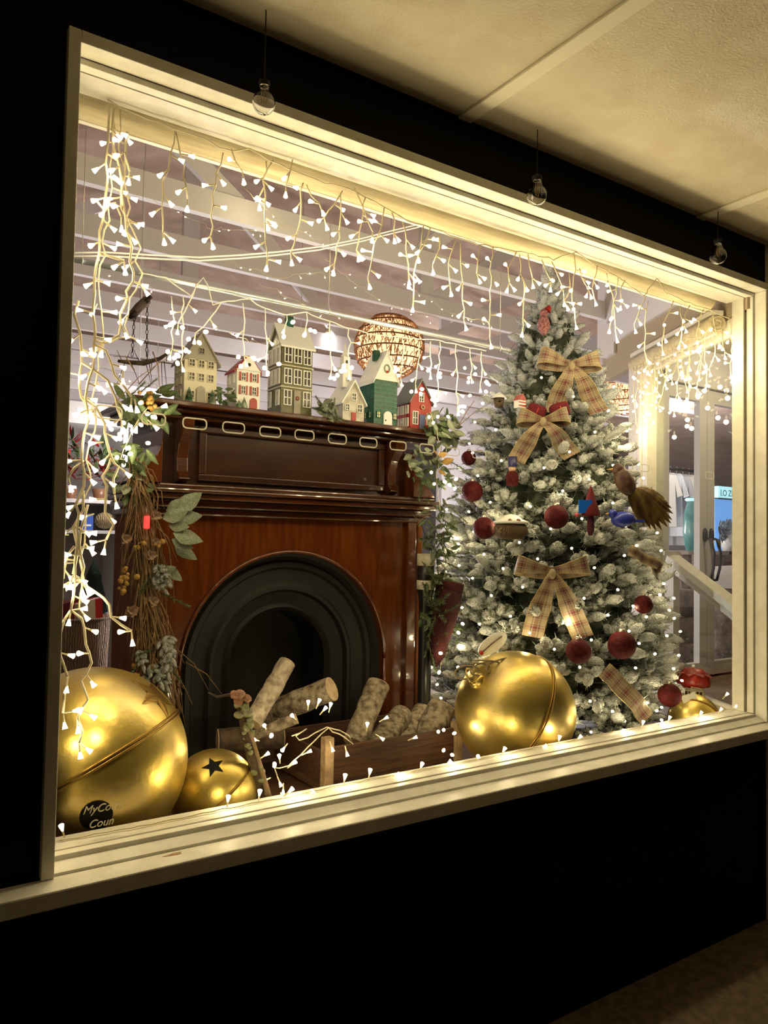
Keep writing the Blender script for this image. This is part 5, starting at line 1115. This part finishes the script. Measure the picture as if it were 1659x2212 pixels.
# ------------------------------------------------------------------ shop lamps
rattan = mat('woven_rattan', (0.50, 0.27, 0.12), 0.8, col2=(0.34, 0.16, 0.06), scale=30)
def backlit(name, c, f=0.8):
    m = bpy.data.materials.new(name); m.use_nodes = True; nt = m.node_tree; n = nt.nodes; n.remove(n['Principled BSDF'])
    a_, b_2, x_ = n.new('ShaderNodeBsdfDiffuse'), n.new('ShaderNodeBsdfTranslucent'), n.new('ShaderNodeMixShader'); a_.inputs[0].default_value = b_2.inputs[0].default_value = (*c, 1); x_.inputs[0].default_value = f
    nt.links.new(a_.outputs[0], x_.inputs[1]); nt.links.new(b_2.outputs[0], x_.inputs[2]); nt.links.new(x_.outputs[0], n['Material Output'].inputs[0]); return m
liner = backlit('woven_paper_liner', (0.78, 0.50, 0.28))
def rattan_lamp(label, c, r, pw):
    t = thing('rattan_pendant', label, 'pendant lamp', (c[0], c[1], c[2]-r), 'round rattan pendant lamps'); c = V(c); R = random.Random(4)
    hoops = MB(); k = 10
    for i in range(k):
        ph = math.pi*(i+0.6)/(k+0.2); rr = r*math.sin(ph); z = r*0.93*math.cos(ph); tl = R.uniform(-.06, .06)
        hoops.tube([c + V((rr*math.cos(a), rr*math.sin(a), z + tl*rr*math.cos(a))) for a in [2*math.pi*j/40 for j in range(41)]], 0.0050, 5, cap=False)
    hoops.build('hoops', mat('dark_cane', (0.16, 0.07, 0.025), 0.8), t, kind='stuff')
    w = MB()
    for i in range(1300):
        ph = math.acos(R.uniform(-0.93, 0.95)); th = R.uniform(0, 6.283); d = R.uniform(0.05, 0.13); tw = R.uniform(-.12, .12)
        def sp(p_, t_, q): return c + V((q*r*math.sin(p_)*math.cos(t_), q*r*math.sin(p_)*math.sin(t_), 0.93*q*r*math.cos(p_)))
        w.tube([sp(ph-d, th, 1.01), sp(ph, th+tw*0.5, 0.985), sp(ph+d, th+tw, 1.01)], 0.0026, 4, cap=False)
    w.build('weave', rattan, t, kind='stuff')
    MB().ball(c, (r*0.955, r*0.955*0.93), 28, 16).build('liner', liner, t)
    MB().ball(c + V((0, 0, 0.02)), r*0.16, 16, 10).build('bulb', globe, t); MB().tube([c + V((0, 0, r*0.16)), c + V((0, 0, r*0.93))], 0.012, 8).build('socket', wire_c, t); MB().tube([c + V((0, 0, r*0.9)), c + V((0, 0, roofz(c.x)-c.z))], 0.003, 6).build('cord', cabw, t)
    plight(t, c - V((0, 0, r*0.25)), pw, SHOP, 0.05)
rattan_lamp('round rattan pendant lamp hanging above the green and red houses', at(841, 750, Y=2.32), 0.232, 4.5)
rattan_lamp('round rattan pendant lamp partly hidden by the white post right of the tree', at(1352, 845, Y=3.05), 0.25, 5)
def globe_lamp(label, px, py, Y, r, pw):
    c = at(px, py, Y=Y); t = thing('globe_lamp', label, 'pendant lamp', (c.x, c.y, c.z-r), 'bare globe bulbs in the shop')
    MB().ball(c, r, 20, 12).build('globe', globe, t); MB().lathe([(r*0.4, r*0.85), (r*0.4, r*1.5), (1e-4, r*1.55)], 12, c).build('socket', wire_c, t); MB().tube([c+V((0,0,r*1.5)), V((c.x, c.y, roofz(c.x)))], 0.003, 6).build('cord', cabw, t)
    plight(t, c - V((0, 0, r+0.05)), pw, SHOP, 0.05)
globe_lamp('bright bare globe bulb between the tall olive house and the rattan lamp', 708, 735, 3.2, 0.055, 8)
globe_lamp('bare globe bulb behind the red house roof', 927, 783, 4.3, 0.06, 10)
globe_lamp('bare globe bulb glowing behind the dried garland', 297, 930, 2.0, 0.033, 10)
globe_lamp('bare globe bulb deep in the shop behind the cream house', 402, 800, 5.6, 0.05, 14)
globe_lamp('bare globe bulb over the clothes rack beyond the entrance doors', 1478, 880, 3.0, 0.05, 30)
globe_lamp('unseen low globe bulb added behind the fireplace mantel as fill light', 640, 1180, 2.6, 0.055, 80)  # this and the next two lamps are unseen, added to brighten the shop
globe_lamp('unseen low globe bulb added behind the left shelves as fill light', 330, 1150, 4.2, 0.055, 75)
globe_lamp('unseen globe bulb added behind the christmas tree as fill light', 1180, 1120, 3.4, 0.055, 70)
# ------------------------------------------------------------------ hung branch with chains
ironc = mat('dark_chain', (0.03, 0.022, 0.018), 0.5, 0.6)
hb = thing('chain_hung_branch', 'dark chain-hung rustic branch hanging from the trusses at the left', 'hanger', at(300, 660, Y=1.15), None)
MB().tube(pxs([(286, 682), (300, 664), (318, 648)], 1.15), 0.018, 12).build('roller', mat('dark_roller', (0.09, 0.06, 0.05), 0.6), hb)
MB().tube(pxs([(314, 645), (321, 652)], 1.15), 0.024, 12).build('end_cap', ironc, hb); MB().tube(pxs([(284, 676), (291, 684)], 1.15), 0.022, 12).build('end_cap', ironc, hb)
a = at(302, 662, Y=1.15); MB().tube([a, V((a.x, a.y, 3.06))], 0.0009, 5).build('hanger_wire', silver, hb)
lk = MB(); lk.tube([(0.0045*math.cos(t), 0, 0.010*math.sin(t)) for t in [2*math.pi*i/10 for i in range(11)]], 0.0014, 5); LINK = mesh_of(lk, 'chain_link', [ironc])
for x0, x1 in ((290, 285), (318, 317)):
    a, c = at(x0, 688 if x0 < 300 else 660, Y=1.15), at(x1, 775, Y=1.15); n = int((a-c).length/0.017)
    for i in range(n):
        p = a.lerp(c, i/n); inst('chain_link', LINK, hb, Matrix.Translation(p) @ Matrix.Rotation(math.pi/2*(i % 2), 4, 'Z'))
MB().tube(pxs([(255, 780), (280, 783), (310, 785), (345, 775), (375, 755)], 1.15), [0.006, 0.009, 0.010, 0.008, 0.004], 7).build('branch', barkk, hb)
rb_ = random.Random(8)
for i in range(16):
    x = rb_.uniform(262, 365); a = at(x, 781, Y=1.15); MB().tube([a, a + V((rb_.uniform(-.05, .05), rb_.uniform(-.03, .03), rb_.uniform(-.14, .06)))], [0.002, 0.0008], 4).build('twig', barkk, hb)
# ------------------------------------------------------------------ shop goods at the left background
shelfw = mat('white_shelf', (0.70, 0.68, 0.68), 0.5)
SY = 2.3
su = thing('shelf_unit', 'white shelf unit standing behind the left edge of the window', 'shelf', at(200, 1400, Y=SY), None)
xl, xr = at(95, 1100, Y=SY).x, at(262, 1100, Y=SY).x
for (y0, y1) in ((868, 915), (1078, 1086), (1145, 1152), (1330, 1338)):
    MB().box(xl, xr, SY, SY+0.35, at(180, y1, Y=SY).z, at(180, y0, Y=SY).z).build('shelf_board', shelfw, su)
MB().box(xl, xr, SY+0.352, SY+0.37, FLOOR, at(180, 868, Y=SY).z).build('back_panel', mat('shelf_back', (0.42, 0.40, 0.40), 0.7), su)
MB().box(xr, xr+0.025, SY, SY+0.37, FLOOR, at(180, 868, Y=SY).z).build('side_panel', shelfw, su)
def on_shelf(px, py, dy=0.06): return at(px, py, Y=SY+dy)
RB = random.Random(12)
def poinsettia(label, px, py, w, h, n=16, red=0.5):
    b0_ = on_shelf(px, py); t = thing('potted_plant', label, 'plant', b0_, 'plants on the left shelves'); s_ = (b0_-CAM).dot(FW)/F
    MB().lathe([(0.03, 0), (0.04, 0.05), (0.036, 0.05), (1e-4, 0.045)], 14, b0_).build('pot', brickm, t)
    for i in range(n):
        p = b0_ + V((RB.uniform(-.5, .5)*w*s_, RB.uniform(-.05, .04), 0.05 + RB.uniform(0.2, 1)*h*s_)); inst('leaf', LEAF_R if RB.random() < red else LEAF_D, t, frame(p, (RB.uniform(-1, 1), RB.uniform(-1, 0), RB.uniform(-.2, .8)), (0, -.3, 1), 0.075))
poinsettia('red poinsettia on the top left shelf beside the dried garland', 215, 1077, 50, 95, 60, 0.35)
poinsettia('small red-leaved plant at the far left of the shelf', 150, 1077, 40, 110, 44, 0.4)
b0_ = on_shelf(153, 1078); cn = thing('canister', 'plain white canister on the left shelf', 'canister', b0_, None)
MB().lathe([(1e-4, 0), (0.024, 0), (0.026, 0.004), (0.026, 0.066), (0.023, 0.07), (1e-4, 0.07)], 20, b0_).build('body', winw, cn); MB().lathe([(0.0265, 0.002), (0.0268, 0.010), (0.0265, 0.011)], 20, b0_).build('band', brickm, cn)
b0_ = on_shelf(188, 1145); tb = thing('blue_box', 'small blue printed box on the left shelf', 'box', b0_, None)
MB().box(b0_.x-0.030, b0_.x+0.030, b0_.y, b0_.y+0.03, b0_.z, b0_.z+0.085).build('carton', mat('blue_print', (0.06, 0.14, 0.55), 0.4), tb); MB().box(b0_.x-0.020, b0_.x+0.02, b0_.y-0.002, b0_.y, b0_.z+0.02, b0_.z+0.03).build('print_band', winw, tb)
b0_ = on_shelf(225, 1145); bk = thing('wicker_ball', 'beige wicker ball on the left shelf', 'basket', b0_, None)
MB().ball(b0_ + V((0, 0, 0.05)), (0.05, 0.045), 20, 12).build('ball', mat('beige_wicker', (0.45, 0.36, 0.20), 0.9, kind='wave', col2=(0.25, 0.18, 0.09), scale=40, bump=0.6), bk)
b0_ = on_shelf(200, 1330); gt = thing('dark_fir', 'dark green bottle-brush fir on the lower left shelf', 'plant', b0_, None)
MB().lathe([(0.02, 0), (0.075, 0.02), (0.055, 0.10), (0.062, 0.10), (0.035, 0.20), (0.04, 0.20), (0.002, 0.30)], 18, b0_).build('foliage', mat('fir_green', (0.02, 0.045, 0.035), 0.9, bump=1.0, bscale=80), gt); MB().tube([b0_ - V((0, 0, 0.001)), b0_ + V((0, 0, 0.02))], 0.018, 10).build('stand', barkk, gt)
b0_ = on_shelf(158, 1330); rs = thing('santa_mug', 'red and white striped mug on the lower left shelf', 'mug', b0_, None)
MB().lathe([(1e-4, 0), (0.030, 0), (0.034, 0.07), (0.031, 0.07), (0.028, 0.01)], 20, b0_).build('cup', hred, rs); MB().lathe([(0.0325, 0.03), (0.0345, 0.045), (0.0335, 0.05)], 20, b0_).build('white_stripe', winw, rs)
wick = mat('brown_wicker', (0.20, 0.13, 0.08), 0.9, kind='wave', col2=(0.36, 0.26, 0.18), scale=30, bump=0.8)
b0_ = at(165, 1480, Y=1.9); wb = thing('wicker_basket', 'brown wicker basket behind the largest gold bell', 'basket', (b0_.x, 1.9, FLOOR), None); c0 = V((b0_.x, 1.9, FLOOR)); hz = at(165, 1335, Y=1.9).z - FLOOR
MB().lathe([(0.10, 0), (0.13, hz*0.5), (0.14, hz), (0.125, hz), (0.11, hz*0.4), (1e-4, hz*0.35)], 24, c0).build('body', wick, wb); MB().lathe([(0.135, hz-0.006), (0.147, hz), (0.135, hz+0.008), (0.127, hz)], 24, c0).build('rim', wick, wb)
for i in range(4):
    p = c0 + V((0.05*math.cos(i*1.6), 0.05*math.sin(i*1.6), hz+0.035)); pb = thing('wrapped_gift', ('red wrapped gift', 'striped wrapped gift', 'crimson wrapped gift', 'pale wrapped gift')[i] + ' poking out of the wicker basket at the left', 'gift', p, 'gifts in the wicker basket')
    MB().obox(p, V((0.04, 0.01, 0.01)), V((-0.01, 0.04, 0)), V((0, 0.01, 0.045))).build('wrapping', (hred, winw, velvet, cream)[i], pb); MB().obox(p, V((0.0415, 0.01, 0.01)), V((-0.002, 0.008, 0)), V((0, 0.01, 0.0465))).build('band', (winw, hred, goldd, hred)[i], pb)
# ------------------------------------------------------------------ goods beyond the entrance doors
GY = 3.4
rk = thing('clothes_rack', 'dark metal clothes rail seen through the entrance door glass', 'rack', at(1470, 1230, Y=GY), None)
za = at(1470, 1015, Y=GY).z; xa, xb = at(1425, 1015, Y=GY).x, at(1512, 1015, Y=GY).x
MB().tube([(xa, GY, za), (xb, GY, za)], 0.016, 8).build('rail', ironc, rk)
for x in (xa, xb): MB().tube([(x, GY, FLOOR), (x, GY, za)], 0.014, 8).build('upright', ironc, rk)
cl = [('cream', (0.66, 0.62, 0.54)), ('white', (0.76, 0.76, 0.76)), ('grey', (0.50, 0.49, 0.48)), ('pale linen', (0.70, 0.66, 0.56)), ('snow white', (0.80, 0.81, 0.82)), ('stone', (0.58, 0.54, 0.48))]
for i, (nm, c) in enumerate(cl):
    x = lerp(xa, xb, 0.10+0.155*i); t = thing('hanging_shirt', '%s shirt hanging on the rack beyond the doors' % nm, 'shirt', (x, GY, za-0.75), 'shirts on the clothes rack'); mm = mat('cloth_'+nm, c, 0.9, bump=0.4, bscale=9); h = 0.62 + 0.10*((i*7) % 3)
    pts = [(-0.20, -0.28), (-0.13, -0.05), (-0.04, -0.02), (0.04, -0.02), (0.13, -0.05), (0.20, -0.28), (0.14, -0.30), (0.12, -0.16), (0.14, -h), (-0.14, -h), (-0.12, -0.16), (-0.14, -0.30)]
    q = 2.1
    mbs = MB(); mbs.prism(pts, -0.03, 0.03)
    for v in mbs.v: v.x, v.y = v.x*math.cos(q) - v.y*math.sin(q) + x, v.x*math.sin(q) + v.y*math.cos(q) + GY; v.z += za - 0.03
    mbs.build('cloth', mm, t, bevel=0.012); MB().tube([(x, GY, za-0.05), (x, GY, za-0.005), (x+0.012, GY, za+0.022), (x-0.005, GY, za+0.026)], 0.003, 5).build('hanger_hook', chrome, t)
tealm = mat('teal_glow', (0.05, 0.20, 0.19), 0.25, col2=(0.16, 0.34, 0.30), scale=9, emit=(0.12, 0.55, 0.58), strength=0.10, sample=False); skyg = mat('blue_lit_panel', (0.15, 0.35, 0.7), 0.3, emit=(0.16, 0.42, 0.95), strength=0.8, sample=False); cyan = mat('cyan_lit_panel', (0.6, 0.9, 0.95), 0.3, emit=(0.45, 0.93, 1.0), strength=0.9, sample=False)
KY = 2.6
p0, p1 = at(1544, 1190, Y=KY), at(1600, 1082, Y=KY); kc = thing('lit_cabinet', 'blue backlit display cabinet with a cyan sign seen through the right door', 'cabinet', (p0.x, KY, FLOOR), None)
MB().box(p0.x, p1.x, KY, KY+0.02, p0.z, p1.z).build('backlit_panel', skyg, kc); s0, s1 = at(1546, 1075, Y=KY), at(1600, 1055, Y=KY)
MB().box(s0.x, s1.x, KY-0.03, KY+0.02, s0.z, s1.z).build('sign_panel', cyan, kc); MB().box(s0.x, s1.x, KY-0.03, KY+0.02, p1.z, s0.z).build('sign_rail', mat('dark_teal', (0.02, 0.08, 0.07), 0.5), kc); MB().box(p0.x, p1.x, KY, KY+0.4, FLOOR, p0.z).build('base_cabinet', mat('brown_counter', (0.17, 0.10, 0.06), 0.6), kc)
def text(s, parent, loc, size, m, name='lettering', rx=math.pi/2, ext=0.001, rz=0.0):
    cu = bpy.data.curves.new(name, 'FONT'); cu.body = s; cu.size = size; cu.extrude = ext; cu.shear = 0.35 if rx and name != 'lettering' else 0; o = bpy.data.objects.new(name, cu); COL.objects.link(o)
    dg = bpy.context.evaluated_depsgraph_get(); me = bpy.data.meshes.new_from_object(o.evaluated_get(dg)); bpy.data.objects.remove(o); me.materials.clear(); me.materials.append(m)
    o = bpy.data.objects.new(name, me); COL.objects.link(o); o.parent = parent; o.location = V(loc) - (root_of(parent).location if parent else V((0,0,0))); o.rotation_euler = (rx, 0, rz); return o
text('I.O ZI', kc, (s0.x+0.03, KY-0.032, s0.z+0.02), (s1.z-s0.z)*0.75, mat('sign_ink', (0.02, 0.16, 0.18), 0.6))
q = at(1572, 1195, Y=KY-0.10); fa = thing('flower_arrangement', 'vase of pale blue blooms before the backlit cabinet panel', 'flowers', q, None)
MB().lathe([(1e-4, 0), (0.05, 0), (0.07, 0.08), (0.04, 0.18), (0.05, 0.2), (0.035, 0.18)], 16, V((q.x, q.y, p0.z))).build('vase', winw, fa)
fl2 = MB(); bloomm = mat('pale_blue_petal', (0.35, 0.45, 0.55), 0.8)
for i in range(9): a = i*0.7; blade(fl2, (0,0,0), (math.cos(a), math.sin(a), 0.4+0.3*(i % 3)), (0,0,1), 1.0, 0.35, 0, 0.2, 4, th=0.02)
BLOOM = mesh_of(fl2, 'bloom', [bloomm])
for i in range(14):
    g_ = at(RB.uniform(1552, 1592), RB.uniform(1125, 1175), Y=KY-0.10); inst('bloom', BLOOM, fa, frame(g_, (1, 0, 0), (RB.uniform(-.4, .4), -1, .3), RB.uniform(0.04, 0.08))); inst('leaf', LEAF_D, fa, frame(g_, (RB.uniform(-1, 1), -.3, -1), (0, -1, 0), 0.14)); MB().tube([g_, g_.lerp(V((q.x, q.y, p0.z+0.15)), 0.6), V((q.x, q.y, p0.z+0.15))], 0.004, 5).build('stem', eucd, fa)
q = at(1497, 1165, Y=2.2); tv = thing('teal_vase', 'tall teal glass vase behind the left door', 'vase', (q.x, 2.2, at(1497, 1190, Y=2.2).z), None); zb_ = at(1497, 1190, Y=2.2).z
hv = at(1497, 1075, Y=2.2).z - zb_; MB().lathe([(1e-4, 0), (0.06, 0), (0.085, hv*0.35), (0.07, hv*0.75), (0.05, hv*0.9), (0.06, hv), (0.05, hv), (0.04, hv*0.9)], 24, (q.x, 2.2, zb_)).build('body', tealm, tv); MB().lathe([(0.055, hv*0.93), (0.07, hv*0.96), (0.055, hv)], 24, (q.x, 2.2, zb_)).build('lip', cyan, tv)
tbx0, tbx1 = at(1432, 1195, Y=2.3).x, at(1520, 1195, Y=2.3).x
tt = thing('display_table', 'dark wooden display table behind the left entrance door', 'table', (tbx0, 2.2, FLOOR), None)
MB().box(tbx0, tbx1, 2.05, 2.5, zb_-0.03, zb_-0.002).build('table_top', mat('table_wood', (0.30, 0.24, 0.18), 0.6), tt)
for x in (tbx0+0.04, tbx1-0.04):
    for y in (2.09, 2.46): MB().box(x-0.025, x+0.025, y-0.025, y+0.025, FLOOR, zb_-0.03).build('leg', barkk, tt)
fur = mat('grey_brown_throw', (0.26, 0.20, 0.16), 0.95, col2=(0.14, 0.10, 0.08), scale=14, bump=1.0, bscale=40)
th_ = thing('folded_throws', 'grey brown heap of throws on the floor beyond the doors', 'blanket', (at(1468, 1330, Y=1.66).x, 1.66, FLOOR), None)
for k in range(3):
    mbq = MB(); soft_box(mbq, (at(1468, 1330, Y=1.66).x+0.02*k, 1.66, FLOOR+0.10+0.19*k), (0.24-0.02*k, 0, 0), (0, 0.12, 0), (0, 0, 0.10)); mbq.build('fold', fur, th_)
wfur = mat('white_fur', (0.60, 0.56, 0.50), 0.95, bump=1.0, bscale=60)
q = at(1585, 1330, Y=1.68); q.y = 1.68; ch = thing('fur_stool', 'brown pedestal with white fur cover seen below the right door handle', 'stool', (q.x, q.y, FLOOR), None); hz = at(1575, 1225, Y=1.68).z - FLOOR
MB().lathe([(0.18, 0), (0.2, hz*0.2), (0.2, hz*0.9), (1e-4, hz*0.92)], 20, (q.x, q.y, FLOOR)).build('pedestal', fur, ch); MB().lathe([(0.22, hz*0.78), (0.23, hz*0.9), (0.15, hz), (1e-4, hz*1.02)], 20, (q.x, q.y, FLOOR)).build('fur_cover', wfur, ch)
# ------------------------------------------------------------------ outdoor clear bulbs under the soffit
clearb = mat('bulb_clear_glass', (1, 1, 1), 0.0, trans=1.0)
fila = mat('brass_filament', (0.6, 0.38, 0.12), 0.35, 0.8)
for lab, x, y, rp in (('unlit clear glass bulb hanging above the left part of the window', 570, 222, 25), ('unlit clear glass bulb hanging above the middle of the window', 1160, 422, 22), ('unlit clear glass bulb hanging near the right window corner', 1551, 553, 18)):
    c = at(x, y, Y=-0.09); r = rp*(c-CAM).dot(FW)/F; t = thing('clear_bulb', lab, 'light bulb', (c.x, c.y, c.z-r), 'unlit outdoor bulbs')
    pf = [(max(1e-5, r*math.sin(math.pi*i/14)), -r*math.cos(math.pi*i/14)) for i in range(12)] + [(r*0.45, r*1.25), (r*0.42, r*1.5)]
    MB().lathe(pf + [(max(1e-5, q_[0]-r*0.06), q_[1]+(r*0.06 if k_ < 8 else 0)) for k_, q_ in reversed(list(enumerate(pf)))], 28, c).build('glass', clearb, t)
    MB().lathe([(r*0.42, r*1.45), (r*0.48, r*1.6), (r*0.48, r*1.9), (r*0.2, r*2.1), (1e-4, r*2.1)], 16, c).build('socket', black, t)
    f_ = MB(); 
    for dx in (-.18, 0, .18): f_.tube([c + V((dx*r*0.6, 0, r*1.4)), c + V((dx*r*1.6, 0, r*0.5)), c + V((dx*r, 0, -r*0.1))], r*0.025, 4)
    f_.build('filament', fila, t); MB().tube([c + V((0, 0, r*2.05)), V((c.x, c.y, SOF-0.0005))], 0.0016, 6).build('cord', black, t)
# ------------------------------------------------------------------ window stickers
decal = backlit('pale_vinyl', (0.95, 0.93, 0.85))
for i, (x, y, w_, h_) in enumerate(((235, 891, 28, 14), (332, 905, 25, 12), (421, 915, 25, 11), (505, 924, 23, 11), (584, 933, 22, 10), (658, 940, 20, 10), (729, 948, 19, 10), (796, 956, 18, 9.5), (860, 963, 17, 9), (922, 969, 15, 9), (978, 976, 14, 8), (1035, 982, 14, 8), (1358, 1008, 9, 8), (1392, 1011, 10, 7.5), (1533, 1027, 9, 7))):
    nm = ('leftmost', 'second', 'third', 'fourth', 'fifth', 'sixth', 'seventh', 'eighth', 'ninth', 'tenth', 'eleventh', 'twelfth', 'thirteenth', 'fourteenth', 'rightmost')[i]
    c = at(x, y, Y=0.0745); e = at(x+w_, y+h_, Y=0.0745); hw, hh = e.x-c.x, abs(at(x, y+h_, Y=0.0745).z-c.z); rr = hh*0.75; pts = []
    for qx, qz, a0 in ((1, 1, 0), (-1, 1, 90), (-1, -1, 180), (1, -1, 270)):
        for k in range(6): a = math.radians(a0+18*k); pts.append(V((c.x + qx*(hw-rr) + rr*math.cos(a), 0.0745, c.z + qz*(hh-rr) + rr*math.sin(a) - 0.0*hw)))
    mbd = MB(); mbd.tube(pts + [pts[0]], 0.0019 if i < 10 else 0.0014, 6, cap=False)
    o = mbd.build('oblong_sticker', decal, loc=(c.x, 0.0745, c.z)); tag(o, '%s of the row of pale rounded oblong outlines stuck on the window glass' % nm, 'sticker', 'oblong outlines on the glass')
lt = thing('window_lettering', 'pale script lettering on the glass over the largest bell', 'lettering', at(175, 1760, Y=0.0745), None)
lm = backlit('pale_lettering', (0.80, 0.76, 0.62))
a = at(178, 1760, Y=0.0745); text('MyCoun', lt, (a.x, 0.0745, a.z), 0.026, lm, 'first_line'); a = at(190, 1790, Y=0.0745); text('Coun', lt, (a.x, 0.0745, a.z), 0.026, lm, 'second_line')
